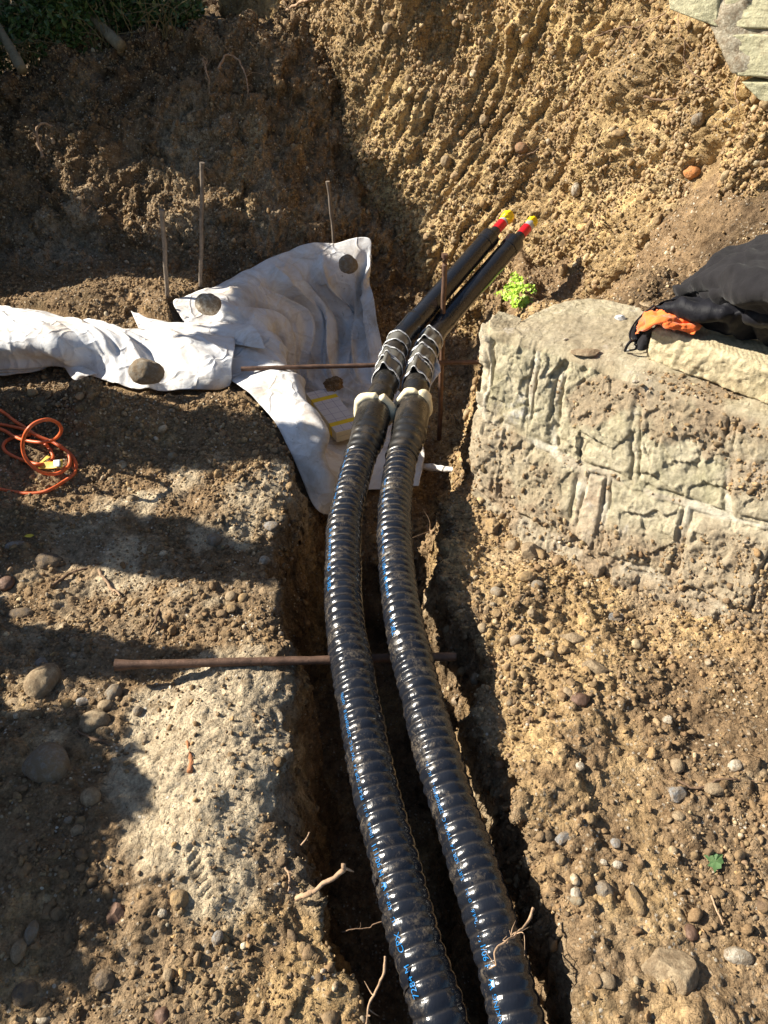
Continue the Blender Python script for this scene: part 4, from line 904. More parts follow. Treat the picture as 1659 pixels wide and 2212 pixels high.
for a in [
 (95, 1477, 64, 76, 'tan', 'pale rounded stone lit by the sun left of the hammered rod end', .85, .2, .1),
 (102, 1655, 98, 92, 'grey', 'biggest round stone on the left bank, half in shadow', .8, .25, .3),
 (203, 1561, 62, 52, 'tan', 'domed tan stone with dirt on top just below the small cluster', .8, .3, .2),
 (246, 1500, 36, 42, 'grey', 'upright egg-shaped grey stone in the cluster below the rod end', .9, .25, .1),
 (178, 1515, 30, 20, 'bluish', 'bluish grey flat stone at the left of the small cluster', .7, .3, 0),
 (226, 1524, 33, 24, 'tan', 'small tan stone leaning against the egg-shaped grey stone', .8, .3, .2),
 (298, 1536, 21, 20, 'grey', 'small round grey stone right of the small cluster', .8, .25, 0),
 (200, 1729, 42, 44, 'tan', 'knobbly two-lobed tan stone on the shadow edge', .8, .2, .6),
 (168, 1793, 27, 22, 'tan', 'small oval stone below the knobbly one, in shade', .7, .3, .3),
 (148, 1771, 18, 15, 'grey', 'tiny grey stone up beside the small shaded oval stone', .7, .3, 0),
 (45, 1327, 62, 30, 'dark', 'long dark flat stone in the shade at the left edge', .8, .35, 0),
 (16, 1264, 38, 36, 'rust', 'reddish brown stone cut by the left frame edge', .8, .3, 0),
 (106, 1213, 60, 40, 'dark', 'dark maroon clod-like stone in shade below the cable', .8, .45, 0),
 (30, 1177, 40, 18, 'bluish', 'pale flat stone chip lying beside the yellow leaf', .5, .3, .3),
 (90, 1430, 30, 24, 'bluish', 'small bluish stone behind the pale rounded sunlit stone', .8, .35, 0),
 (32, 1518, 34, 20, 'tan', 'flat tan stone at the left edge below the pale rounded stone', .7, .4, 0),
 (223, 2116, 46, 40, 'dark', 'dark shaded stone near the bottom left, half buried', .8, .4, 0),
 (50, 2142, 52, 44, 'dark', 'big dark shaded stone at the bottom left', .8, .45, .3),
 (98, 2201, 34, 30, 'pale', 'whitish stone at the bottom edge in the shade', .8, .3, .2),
 (68, 2018, 30, 42, 'grey', 'tall grey stone in the shade above the big dark one', .8, .4, .1),
 (40, 2052, 30, 42, 'tan', 'tan shaded stone left of the tall grey one', .8, .4, .1),
 (252, 1976, 44, 46, 'rust', 'reddish angular stone on the shadow edge below the boot print', .8, .35, .4, None, 'broken'),
 (388, 1947, 40, 38, 'ochre', 'rounded ochre stone just below the boot print', .8, .4, .6),
 (350, 1971, 24, 18, 'pale', 'small whitish stone beside the rounded ochre one', .7, .3, 0),
 (472, 2028, 24, 26, 'bluish', 'small pale grey oval stone in the crumbly soil', .8, .3, 0),
 (364, 2108, 22, 24, 'tan', 'small tan stone in the sunny crumbs near the bottom', .8, .3, 0),
 (652, 2048, 22, 22, 'ochre', 'small golden stone near the trench edge at the bottom left', .8, .2, .3),
 (350, 2192, 34, 34, 'rust', 'pinkish brown stone at the bottom edge left of the trench', .7, .5, 0),
 (500, 1291, 26, 24, 'tan', 'rounded stone on the sunny lower patch above the rod', .8, .3, 0),
 (527, 1295, 22, 22, 'ochre', 'small ochre stone right of the rounded stone above the rod', .8, .25, 0),
 (497, 1313, 22, 16, 'ochre', 'flat little stone below the pair above the rod', .6, .3, 0),
 (610, 1262, 18, 20, 'pale', 'pale chip of stone at the trench edge above the rod', .7, .2, .5),
 (464, 1166, 34, 28, 'grey', 'round grey stone half sunk in the shaded hollow', .8, .4, 0),
 (572, 1215, 22, 22, 'pale', 'tan stone hanging on the trench edge in the shaded hollow', .8, .2, 0),
 (585, 1134, 34, 22, 'bluish', 'flat bluish stone at the upper trench edge', .6, .4, 0),
 (285, 1078, 24, 20, 'tan', 'small round stone under the loop-shaped shadow', .8, .3, 0),
 (625, 1052, 22, 20, 'ochre', 'golden stone on the sunny rim above the trench', .8, .3, 0),
 (70, 850, 22, 22, 'ochre', 'small ochre stone in shade just below the folded cloth', .8, .3, 0),
 ]:
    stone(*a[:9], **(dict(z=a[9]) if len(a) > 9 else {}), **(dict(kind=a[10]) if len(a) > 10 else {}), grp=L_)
for a in [
 (1143, 1203, 48, 48, 'tan', 'blocky tan boulder at the foot of the stone wall', .9, .2, .3, 'broken'),
 (1163, 1197, 26, 40, 'ochre', 'narrow ochre stone leaning on the blocky boulder', .9, .2, .2, 'broken'),
 (1106, 1180, 32, 26, 'tan', 'rounded stone left of the blocky boulder', .8, .25, 0, 'river'),
 (1062, 1142, 44, 40, 'ochre', 'crusty lump of ochre earth at the corner of the stone wall', .8, .3, 0, 'clod'),
 (1134, 1249, 46, 26, 'ochre', 'long ochre stone below the blocky boulder', .8, .25, .1, 'river'),
 (1161, 1265, 28, 20, 'grey', 'small dirty stone at the right of the long ochre one', .8, .3, 0, 'river'),
 (1149, 1323, 22, 22, 'tan', 'round little stone in the middle of the pebble fan', .8, .3, 0, 'river'),
 (1128, 1294, 22, 22, 'tan', 'small stone above the round little one in the pebble fan', .8, .3, 0, 'river'),
 (1075, 1325, 26, 18, 'ochre', 'flat ochre stone on the left side of the pebble fan', .6, .3, 0, 'broken'),
 (1043, 1358, 22, 22, 'tan', 'tan stone on the right trench rim beside the pebble fan', .8, .3, 0, 'river'),
 (1189, 1354, 24, 20, 'ochre', 'yellowish stone at the lower end of the pebble fan', .8, .3, 0, 'river'),
 (1327, 1333, 44, 26, 'bluish', 'rough grey lump at the foot of the stone wall with a root beside it', .8, .3, .3, 'broken'),
 (1234, 1378, 60, 30, 'tan', 'long flat tan stone half buried in mid bank', .7, .35, -.2, 'broken'),
 (1285, 1442, 56, 34, 'tan', 'faceted tan stone alone below the long flat one', .7, .3, -.2, 'broken'),
 (1252, 1514, 42, 30, 'rust', 'smooth pinkish brown oval stone in mid right bank', .75, .2, .1, 'river'),
 (1226, 1499, 20, 24, 'tan', 'small tan stone touching the pinkish oval stone', .8, .3, .2, 'river'),
 (1216, 1407, 26, 22, 'ochre', 'ochre stone in front of the long flat tan stone', .8, .3, 0, 'river'),
 (1187, 1414, 18, 16, 'tan', 'little round stone left of the ochre stone in mid bank', .8, .3, 0, 'river'),
 (1187, 1485, 20, 20, 'ochre', 'round ochre stone left of the pinkish oval stone', .8, .3, 0, 'river'),
 (1442, 1555, 24, 18, 'pale', 'bright whitish chip on the flat soil of the right bank', .6, .25, .6, 'broken'),
 (1464, 1654, 30, 32, 'tan', 'roundish tan stone in the upper right of the flat soil', .8, .35, 0, 'river'),
 (1587, 1655, 30, 26, 'pale', 'pale stone near the right edge above the root', .8, .35, 0, 'river'),
 (1252, 1657, 20, 18, 'pale', 'small cream pebble standing out on the brown clods', .8, .2, 0, 'river'),
 (1457, 1716, 48, 38, 'bluish', 'rough pale grey rubble piece under the long root', .8, .3, 0, 'broken'),
 (1542, 1704, 40, 26, 'tan', 'flat tan stone at the right end of the long root', .7, .35, 0, 'river'),
 (1409, 1720, 32, 22, 'ochre', 'ochre stone left of the rough grey rubble piece', .8, .35, 0, 'river'),
 (1467, 1764, 28, 24, 'tan', 'tan stone below the rough grey rubble piece', .8, .35, 0, 'river'),
 (1274, 1772, 24, 22, 'ochre', 'yellow ochre stone between the brown clods', .8, .3, 0, 'river'),
 (1214, 1814, 46, 20, 'bluish', 'long splintered grey stone lying diagonally near the trench', .7, .2, .65, 'broken'),
 (1329, 1827, 28, 24, 'bluish', 'crumbly grey mortar lump in mid soil', .9, .25, 0, 'broken'),
 (1302, 1868, 22, 12, 'pale', 'small white splinter stone in mid soil', .7, .2, -.3, 'broken'),
 (1334, 1869, 24, 18, 'pale', 'cream stone right of the white splinter', .7, .3, -.3, 'river'),
 (1209, 1860, 28, 26, 'ochre', 'ochre stone near the trench rim below the splintered grey stone', .8, .35, 0, 'river'),
 (1244, 1932, 22, 34, 'pale', 'upright whitish oval stone near the trench rim', .8, .2, .1, 'river'),
 (1302, 1930, 42, 44, 'grey', 'angular grey-brown stone between the whitish oval and the cracked stone', .8, .3, .2, 'broken'),
 (1367, 1945, 36, 72, 'ochre', 'elongated cracked ochre stone pointing down the bank', .9, .25, .25, 'broken'),
 (1494, 2015, 28, 32, 'rust', 'brownish stone above the big half-buried boulder', .8, .35, 0, 'river'),
 (1522, 2035, 20, 16, 'tan', 'little stone between the brownish stone and the oblong pale one', .8, .3, 0, 'river'),
 (1596, 2065, 62, 30, 'pale', 'oblong pale speckled stone near the right edge at the bottom', .8, .3, -.15, 'river'),
 (1448, 2100, 122, 94, 'tan', 'big half-buried boulder caked with soil at the bottom right', .85, .5, .2, 'broken'),
 (1310, 2120, 34, 26, 'tan', 'flat oval stone left of the big half-buried boulder', .6, .3, -.3, 'river'),
 (1399, 2128, 20, 18, 'ochre', 'small ochre stone touching the big half-buried boulder', .8, .3, 0, 'broken'),
 ]:
    stone(*a[:9], kind=a[9], grp=R_)
stone(455, 668, 52, 36, 'pale', 'round tan stone weighing down the left tip of the draped cloth', 1.35, .05, 0, z=.082, sit=Wz(455, 676, .085))
stone(321, 830, 74, 46, 'grey', 'flat grey-brown cobble holding down the front of the folded cloth', 1.3, .0, 0, z=.075, sit=Wz(321, 832, .07))
dd_ = Wz(752, 594, .055); stone(752, 594, 40, 28, 'grey', 'dark grey stone resting on the top of the draped cloth', 1.35, .1, 0, z=.075, sit=dd_)
stone(722, 850, 46, 40, 'soil', 'dark round earth clod lying on the cloth beside the insulation boards', .9, .05, 0, z=-.36, kind='clod', sit=Wz(724, 846, -.36))
def on_bank(px, py):
    d_ = ray(px, py); best = None
    w = Pb - CAM; t = w @ d_ / (d_ @ d_); e = np.linalg.norm(w - t[:, None] * d_, axis=1) / t; ok = np.where(e < .004)[0]
    j = ok[np.argmin(t[ok])] if len(ok) else int(np.argmin(e)); return Pb[j], bN[j]
for px, py, w, h, c, lb in [(1497, 377, 34, 28, 'M_brick', 'orange brick fragment stuck in the earth bank'), (1507, 262, 26, 28, 'grey', 'round grey cobble stuck high in the earth bank below the masonry'), (1122, 315, 28, 22, 'rust', 'pinkish stone in the middle of the earth bank'),
        (1048, 262, 22, 22, 'tan', 'tan stone left of the pinkish one in the earth bank'), (1245, 416, 20, 32, 'pale', 'upright pale stone in the earth bank above the right pipe tip'), (1405, 527, 22, 24, 'tan', 'round stone near the foot of the earth bank'), (1217, 582, 18, 30, 'ochre', 'smooth orange-tan stone low in the bank beside the pipe shadow'),
        (1330, 290, 34, 16, 'ochre', 'broken flat stone sticking out under the roots of the bank'), (835, 60, 24, 24, 'tan', 'tan stone at the top of the earth bank'), (960, 355, 22, 26, 'tan', 'stone at the left middle of the earth bank')]:
    p, n_ = on_bank(px, py); V, F = SPH3; V = V.copy(); sd = int(px + py)
    V *= (1 + .15 * fbm(V + sd, 1.1, 3, 900))[:, None]; dz = depth(p); V = V * [w / 1659 * dz / 2, w / 1659 * dz / 2, h / 1659 * dz / 2]
    if c == 'M_brick' and 'brick' not in M: M['brick'] = stone_mat('brick', (.50, .20, .07), (.62, .28, .10), .25)
    o = mesh('stone', V, np.array(F), M['brick'] if c == 'M_brick' else M['stone_' + c]); o.location = p + n_ * .004; tag(o, lb, 'stone', 'stones in the earth bank')
for px, py, w, h, c, lb, kd in [(1340, 686, 26, 16, 'white', 'bright white stone chip lying on top of the stone wall', 'broken'), (1222, 731, 12, 8, 'pale', 'tiny pale chip on the left part of the wall top', 'broken'), (1374, 823, 16, 10, 'pale', 'tiny pebble with a long shadow in front of the coping slab', 'river'),
        (1265, 760, 66, 30, 'tan', 'loose tan block set in the front edge of the wall top', 'broken'), (1420, 655, 70, 34, 'tan', 'flat brown stone on the wall top behind the jacket', 'river')]:
    p = Wz(px, py, .5); stone(px, py, w, h, c, lb, .7 if w < 60 else .4, .25, 0, z=.495, kind=kd, sit=p)

# ------------------------------------------------------------------ coping slab with tooled top
s0 = Wz(1390, 772, .505); s1 = Wz(1659, 874, .505); ux = s1 - s0; ux /= np.linalg.norm(ux); uy = np.array([-ux[1], ux[0], 0]); Ls, Ws, Hs = 1.0, .34, .102
nl, nc = 260, 150
def slab():
    # closed rounded profile in the cross direction, swept along the length
    pr_ = []; r0 = .016
    def arc(cx, cy, a0, a1, n=7): return [(cx + r0 * math.cos(t), cy + r0 * math.sin(t)) for t in np.linspace(a0, a1, n)]
    seq = [(r0, 0)] + arc(r0, Hs - r0, math.pi, math.pi / 2) + arc(Ws - r0, Hs - r0, math.pi / 2, 0) + [(Ws, 0), (r0, 0)]
    seq[0] = (.004, 0); A = np.array(seq); e = np.r_[0, np.cumsum(np.linalg.norm(np.diff(A, axis=0), axis=1))]
    q = np.linspace(0, e[-1], nc); A = np.c_[np.interp(q, e, A[:, 0]), np.interp(q, e, A[:, 1])]
    x = np.r_[np.zeros(14), np.linspace(.0, Ls, nl)]; sc = np.r_[np.linspace(.0, .97, 14), np.ones(nl)]
    x[:14] = .0; x[14:20] += 0
    c = np.array([Ws / 2, Hs / 2]); V = []
    for xi, s_ in zip(x, sc):
        inset = .0 if s_ < 1 else 0
        B = c + (A - c) * s_; V.append(s0 + ux * (xi + (.012 * (1 - ss(s_, .9, 1.0)) * -0)) + uy * B[:, :1] + np.array([0, 0, 1]) * B[:, 1:])
    V = np.array(V); G = V.copy(); Nn_ = np.cross(np.gradient(G, axis=1), np.gradient(G, axis=0)); Nn_ /= np.linalg.norm(Nn_, axis=2)[..., None] + 1e-9
    out = (G - (s0 + uy * c[0] + np.array([0, 0, c[1]]))); 
    if (Nn_[60] * (out[60] - ux * (out[60] @ ux)[:, None])).sum() < 0: Nn_ = -Nn_
    Nn_[:14] = -ux; Q = G.reshape(-1, 3); top = (np.repeat(A[None, :, 1], len(x), 0) > Hs - .004).ravel() & (np.repeat(sc, nc) == 1)
    xs = np.repeat(x[:, None], nc, 1).ravel(); ys = np.repeat(A[None, :, 0], len(x), 0).ravel()
    D_ = .006 * fbm(Q, .05, 4, 910) + .0035 * fbm(Q, .016, 3, 911)
    rib = np.sin((xs * .85 + ys * .55 + .01 * fbm(Q, .08, 2, 912)) * 2 * np.pi / .0125); D_ = np.where(top, .0018 * rib + .001 * fbm(Q, .05, 3, 913), D_)
    edge = np.repeat(np.minimum(ss(x, .0, .014), 1), nc); D_ = D_ - .010 * (1 - edge) * (np.repeat(sc, nc) > .9)
    return (Q + Nn_.reshape(-1, 3) * D_[:, None]), grid_faces(len(x), nc, True)
V, F = slab()
M['slab'] = stone_mat('slab', (.50, .42, .26), (.66, .58, .40), .12, .8)
o = mesh('coping_slab', V, F, M['slab']); tag(o, 'pale yellow sandstone slab with tooled ribs lying on the stone wall under the jacket', 'stone slab')

# ------------------------------------------------------------------ black jacket with orange lining thrown over the slab
def fabric(name, col, rough=.75, sheen=.3, bs=500, bd=.0006):
    m = N(name); c = m.mix(1., (*col,), m.ramp(m.noise(30, 4), (.3, .8), (.7, 1.3)), 'MULTIPLY')
    b = m.bump(m.noise(bs, 2), bd, .6); b = m.bump(m.noise(45, 4, .6, .6), .006, .4, b)
    return m.fin(c, rough, b, .15, Sheen_Weight=sheen)
M['jack'] = fabric('black_softshell', (.007, .007, .010), .6, .02); M['jack2'] = fabric('charcoal_fleece', (.013, .012, .0135), .95, .05); M['lin'] = fabric('orange_fleece', (.80, .16, .035), .9, .3, 260, .0016)
JK = empty('jacket', tuple(Wz(1500, 700, .62)), 'black softshell jacket with orange fleece lining thrown over the sandstone slab', 'jacket')
def jsheet(name, rows, mat, nr=70, nc_=110, amp=.016, fs=.09, seed=0, th=.003, fl=None):
    G = sheet([[Wz(*q) for q in r] for r in rows], nr, nc_); rj_ = np.random.default_rng(seed + 5); a_, b_ = np.linspace(0, 1, nr)[:, None], np.linspace(0, 1, nc_)[None, :]; crs = 0 * (a_ + b_)
    for _ in range(18 if amp > .01 else 6):
        a0, b0, an = rj_.uniform(.05, .95), rj_.uniform(.02, .8), rj_.uniform(-.2, 1.3); u_ = (a_ - a0) * math.cos(an) + (b_ - b0) * 2 * math.sin(an); w_ = -(a_ - a0) * math.sin(an) + (b_ - b0) * 2 * math.cos(an)
        crs = crs + rj_.uniform(-.016, .020) * np.exp(-np.abs(u_) / rj_.uniform(.03, .07)) * np.exp(-(w_ / rj_.uniform(.12, .4)) ** 2)
    nn_ = sheet_normals(G).reshape(-1, 3); Q = G.reshape(-1, 3)
    dd = amp * fbm(Q, fs, 3, 920 + seed) + amp * .9 * (.5 - np.abs(fbm(Q * [1, .6, 1], fs * .8, 2, 930 + seed))) + crs.ravel() * min(1, amp / .016)
    if fl is not None: dd = dd + fl(np.linspace(0, 1, nr)[:, None], np.linspace(0, 1, nc_)[None, :]).ravel()
    o = mesh(name, Q + nn_ * dd[:, None], grid_faces(nr, nc_), mat, JK); m_ = o.modifiers.new('t', 'SOLIDIFY'); m_.thickness = th; return o, (Q + nn_ * dd[:, None]).reshape(nr, nc_, 3)
# rows run from back (top of the picture) to front
jsheet('sleeve', [[(1470, 640, .53), (1500, 608, .60), (1560, 585, .66), (1620, 562, .70), (1700, 535, .74)], [(1466, 632, .56), (1500, 600, .66), (1560, 560, .74), (1625, 535, .80), (1710, 500, .86)],
   [(1460, 628, .58), (1500, 612, .70), (1570, 575, .80), (1640, 560, .86), (1720, 540, .92)], [(1462, 640, .60), (1510, 635, .71), (1580, 630, .80), (1650, 630, .86), (1730, 640, .90)],
   [(1470, 650, .56), (1520, 655, .64), (1590, 668, .70), (1660, 690, .74), (1740, 720, .76)]], M['jack2'], fl=lambda a, b: .012 * np.exp(-((a - .55 - .2 * b) / .07) ** 2) - .018 * np.exp(-((a - .8 + .1 * b) / .06) ** 2))
_, GB = jsheet('body', [[(1520, 640, .60), (1570, 625, .70), (1640, 620, .78), (1730, 640, .82)], [(1450, 650, .64), (1530, 645, .70), (1620, 655, .76), (1730, 690, .80)], [(1415, 662, .655), (1500, 668, .69), (1600, 690, .72), (1730, 725, .74)],
   [(1425, 664, .655), (1500, 684, .665), (1600, 704, .665), (1730, 732, .655)], [(1432, 674, .640), (1500, 694, .630), (1590, 714, .622), (1730, 742, .618)]], M['jack'], seed=3, fl=lambda a, b: .014 * np.exp(-((b - .35 - .3 * a) / .05) ** 2) + .012 * np.exp(-((b - .55 - .25 * a) / .04) ** 2) - .012 * np.exp(-((b - .45 - .3 * a) / .04) ** 2))
jsheet('collar', [[(1415, 660, .655), (1440, 648, .66), (1470, 645, .66)], [(1388, 682, .61), (1405, 670, .63), (1435, 665, .64)], [(1368, 706, .56), (1385, 695, .585), (1420, 690, .60)], [(1362, 722, .53), (1378, 718, .55), (1405, 712, .56)], [(1372, 745, .515), (1388, 740, .52), (1402, 733, .53)]], M['jack'], 40, 40, .004, .05, 5)
jsheet('lining', [[(1413, 664, .648), (1430, 672, .650), (1465, 688, .645), (1515, 708, .635)], [(1394, 684, .615), (1418, 684, .650), (1458, 696, .648), (1510, 712, .632)], [(1382, 702, .58), (1408, 700, .632), (1452, 702, .640), (1505, 716, .628)], [(1376, 722, .545), (1396, 712, .60), (1440, 706, .626), (1500, 722, .625)]], M['lin'], 50, 70, .012, .05, 7)
jsheet('drawstring_hem', [[(1428, 700, .60), (1412, 708, .605), (1400, 706, .60)], [(1410, 725, .565), (1395, 728, .565), (1385, 726, .56)], [(1400, 752, .53), (1385, 758, .53), (1370, 752, .525)]], M['jack2'], 30, 20, .004, .03, 9)
C_, _ = cr(np.vstack([GB[-1][:70:4], ])[::-1], 200); C_ = C_ + np.array([0, -.002, .002]); V, F = tube(C_, .0022, 8); zp = mesh('zip', V, F, M['jack'], JK)
teeth = []
for k in range(0, 198, 2):
    p = C_[k]; bV = np.array([[x, y, z] for x in (-1, 1) for y in (-1, 1) for z in (-1, 1)]) * [.0014, .0020, .0016] + p + [0, -.0015, .001]
    teeth.append((bV, [(0, 1, 3, 2), (4, 6, 7, 5), (0, 4, 5, 1), (2, 3, 7, 6), (0, 2, 6, 4), (1, 5, 7, 3)]))
V, F = joinm(teeth); t_ = mesh('zip_teeth', V, F, M['jack2'], zp, smooth=False); t_.matrix_parent_inverse = Matrix.Identity(4)
C_, _ = cr([Wz(1413, 660, .662), Wz(1390, 678, .625), Wz(1370, 700, .578), Wz(1360, 722, .545), Wz(1364, 738, .53)], 90); V, F = tube(C_, .0030, 8); mesh('zip', V, F, M['jack'], JK)
C_, _ = cr([Wz(1372, 735, .525), Wz(1362, 738, .545), Wz(1354, 748, .53), Wz(1350, 758, .508)], 40); V, F = tube(C_, .0045, 8); mesh('zip_pull', V, F, M['jack'], JK)
C_, _ = cr([Wz(1370, 742, .52), Wz(1376, 752, .51), Wz(1366, 756, .508), Wz(1350, 757, .506)], 40); V, F = tube(C_, .0028, 8); mesh('drawstring', V, F, M['jack'], JK)
C_, _ = cr([Wz(1352, 758, .506), Wz(1358, 757, .506)], 6); V, F = tube(C_, .0045, 8); mesh('string_tip', V, F, M['stone_white'], JK)['label'] = 'white plastic string tip'

# ------------------------------------------------------------------ masonry above the bank, top right
def bankpt(px, py, out): p, n_ = on_bank(px, py); return p
m0 = Wy(1452, 60, 3.0)
def masonry():
    E = empty('masonry_wall', (1.25, 2.75, 1.15), 'pale green sandstone block wall standing above the earth bank', 'masonry wall')
    wd = np.array([.757, -.653, 0]); ou = np.array([-.653, -.757, 0]); O = np.array([.66, 3.16, 0])
    def T(px, py):      # hit of the view ray with the wall's front plane
        d_ = ray(px, py); t = ((O - CAM) @ ou) / (d_ @ ou); return CAM + d_ * t
    def block(name, c4, th, mat, sd, lb=None, rough=.006):
        n = 60; a, b, c, d = [T(*q) for q in c4]; V = []
        u = np.linspace(0, 1, n); U, Vv = np.meshgrid(u, u); U = U.ravel()[:, None]; Vv = Vv.ravel()[:, None]
        Pq = a * (1 - U) * (1 - Vv) + b * U * (1 - Vv) + c * U * Vv + d * (1 - U) * Vv
        edge = np.minimum(np.minimum(U, 1 - U), np.minimum(Vv, 1 - Vv))[:, 0]; rnd_ = ss(edge, 0, .05) ** .5
        D_ = -th * (1 - ss(edge, 0, .012)) - .012 * (1 - rnd_) + rough * fbm(Pq, .12, 4, sd) + .4 * rough * np.abs(fbm(Pq * [1, 1, 3], .05, 4, sd + 1))
        o = mesh(name, Pq + ou * (D_ + .01)[:, None], grid_faces(n, n), mat, E)
        if lb: o['label'] = lb
    G_ = M['green'] = stone_mat('green_sandstone', (.40, .39, .26), (.54, .51, .35), .05, .5)
    B_ = stone_mat('rough_mortar', (.40, .37, .29), (.55, .50, .40), .3, 1.5)
    for q_, (x0_, x1_) in enumerate([(1768, 2000), (2006, 2300)]): block('stone_block', [(x0_, -60), (x1_, -60), (x1_, 66 + q_ * 10), (x0_, 66)], .12, G_, 1021 + q_); block('stone_block', [(x0_, 76), (x1_, 80), (x1_, 176), (x0_, 172)], .12, G_, 1031 + q_); block('stone_block', [(x0_ + 40, 182), (x1_, 186), (x1_, 290), (x0_ + 40, 280)], .12, G_, 1041 + q_)
    for q_, (x0_, x1_) in enumerate([(1400, 1620), (1628, 1900), (1908, 2300)]): block('stone_block', [(x0_, -200), (x1_, -200), (x1_, -68), (x0_, -68)], .12, G_, 1051 + q_)
    block('stone_block', [(1565, -60), (1760, -60), (1760, 66), (1562, 62)], .12, G_, 1001)
    block('stone_block', [(1440, -60), (1560, -60), (1556, 62), (1448, 20)], .12, G_, 1003)
    block('stone_block', [(1578, 70), (1760, 76), (1760, 172), (1590, 165)], .12, G_, 1005)
    block('stone_block', [(1600, 176), (1800, 178), (1800, 250), (1640, 215)], .12, G_, 1009)
    block('mortar_bed', [(1400, -210), (2310, -210), (2310, 300), (1575, 160)], .14, B_, 1007, None, .02)
masonry()

# ------------------------------------------------------------------ roots and twigs
def root(name, pts, r0, r1, mat, label, cat='root', forks=0, seed=0, jit=.006, group=None):
    r = np.random.default_rng(seed + 50); C, s_ = cr(pts, 70); L0 = s_[-1]
    C = C + jit * np.c_[fbm(C, .04, 3, 940 + seed), fbm(C, .04, 3, 941 + seed), fbm(C, .04, 3, 942 + seed)]
    t = np.linspace(0, 1, 70); parts = [tube(C, (r0 + (r1 - r0) * t) * (1 + .2 * fbm(C, .012, 2, seed)), 8)]
    for k in range(forks):
        i0 = r.integers(15, 66); d0 = r.normal(size=3); d0 /= np.linalg.norm(d0); ln = L0 * r.uniform(.08, .22)
        Q = [C[i0], C[i0] + d0 * ln * .5, C[i0] + (d0 + .6 * r.normal(size=3)) * ln * .9]
        c2, _ = cr(Q, 20); parts.append(tube(c2, np.linspace(r1 * .8, r1 * .25, 20), 6))
    V, F = joinm(parts); return tag(mesh(name, V, F, M[mat]), label, cat, group)
def bp(px, py, o=.02): p, n_ = on_bank(px, py); return p + n_ * o
def gp(px, py, o=.006): p = hit(px, py); return p + np.array([0, 0, o])
rt = 'roots hanging from the earth bank'
root('hanging_root', [bp(690, -10), bp(648, 4, .05), bp(615, 30, .06), bp(600, 60, .07), bp(585, 96, .07)], .011, .004, 'root', 'thick pale root hanging at the top left corner of the earth bank', forks=5, seed=1, group=rt)
root('hanging_root', [bp(1395, 55), bp(1330, 62, .03), bp(1250, 90, .03)], .004, .002, 'rootd', 'long thin root running left from below the masonry', forks=5, seed=2, group=rt)
root('hanging_root', [bp(1440, 30), bp(1400, 60, .03), bp(1370, 90, .03)], .003, .0015, 'root', 'short thin root below the masonry, sloping down left', forks=3, seed=3, group=rt)
root('hanging_root', [bp(1475, 90, .03), bp(1490, 140, .04), bp(1520, 170, .02)], .004, .0015, 'rootd', 'thin root crossing the bank under the masonry corner', forks=4, seed=4, group=rt)
root('hanging_root', [bp(1390, 215, .02), bp(1450, 205, .05), bp(1540, 200, .03)], .005, .002, 'rootd', 'dark forked root lying level across the upper right bank', forks=6, seed=5, group=rt)
root('hanging_root', [bp(1600, 150, .03), bp(1585, 190, .04), bp(1590, 250, .03)], .004, .0015, 'root', 'pale root hanging straight down by the masonry', forks=3, seed=6, group=rt)
root('hanging_root', [bp(1120, 335), bp(1150, 330, .03), bp(1172, 327, .02)], .004, .002, 'rootd', 'short reddish root left in the middle of the bank', forks=2, seed=7, group=rt)
root('hanging_root', [bp(1340, 40, .02), bp(1330, 90, .03), bp(1316, 140, .02)], .003, .0012, 'rootd', 'thin drooping root right of the bank middle near the top', forks=4, seed=17, group=rt)
root('grass_stalk', [bp(1480, -5, .04), bp(1485, 60, .05), bp(1500, 110, .04)], .0022, .0015, 'root', 'straw stalk hanging by the masonry corner', 'stalk', seed=8)
sr = 'roots in the shaded slope'
root('slope_root', [gp(475, 158, .02), gp(490, 146, .06), gp(512, 150, .06), gp(530, 175, .05), gp(536, 205, .03), gp(524, 232, .01)], .007, .0022, 'root', 'pale arched root on the shaded slope', forks=4, seed=9, group=sr)
root('slope_root', [gp(440, 140, .03), gp(450, 175, .06), gp(455, 215, .03), gp(470, 235, .01)], .006, .003, 'root', 'bushy bundle of pale roots beside the arched root', forks=12, seed=10, group=sr)
root('slope_root', [gp(92, 345, .01), gp(85, 310, .06), gp(98, 300, .08), gp(122, 302, .07)], .010, .006, 'root', 'short thick root stump sticking out at the left of the slope', forks=5, seed=11, group=sr)
root('slope_root', [gp(78, 472, .01), gp(100, 478, .02), gp(130, 472, .02)], .008, .005, 'root', 'pale curved root lying low on the left slope', forks=3, seed=12, group=sr)
root('slope_root', [gp(150, 475, .01), gp(178, 468, .02), gp(198, 456, .03)], .007, .004, 'root', 'root pointing up right beside the low curved one', forks=4, seed=13, group=sr)
root('slope_root', [gp(158, 430, .01), gp(165, 450, .03), gp(185, 445, .03), gp(187, 432, .03)], .004, .0025, 'root', 'small hooked root left of the short stake', forks=4, seed=14, group=sr)
root('slope_root', [gp(430, 372, .01), gp(445, 372, .02), gp(456, 378, .02)], .004, .002, 'root', 'short pale root right behind the tallest stake', forks=2, seed=15, group=sr)
root('slope_root', [gp(380, 470, .03), gp(395, 40 + 60, .05), gp(396, 78, .05)] if False else [gp(335, 90, .02), gp(345, 65, .05), gp(372, 50, .05), gp(385, 48, .03)], .004, .002, 'root', 'thin pale root arching at the slope crest', forks=2, seed=16, group=sr)
tr_ = gp(640, 1938, .01)
root('trench_root', [Wz(636, 1940, -.03), Wz(680, 1922, .02), Wz(715, 1905, .04), Wz(737, 1885, .05), Wz(742, 1862, .07)], .0060, .0048, 'root', 'stout broken root sticking out over the trench from the left bank', forks=1, seed=21)
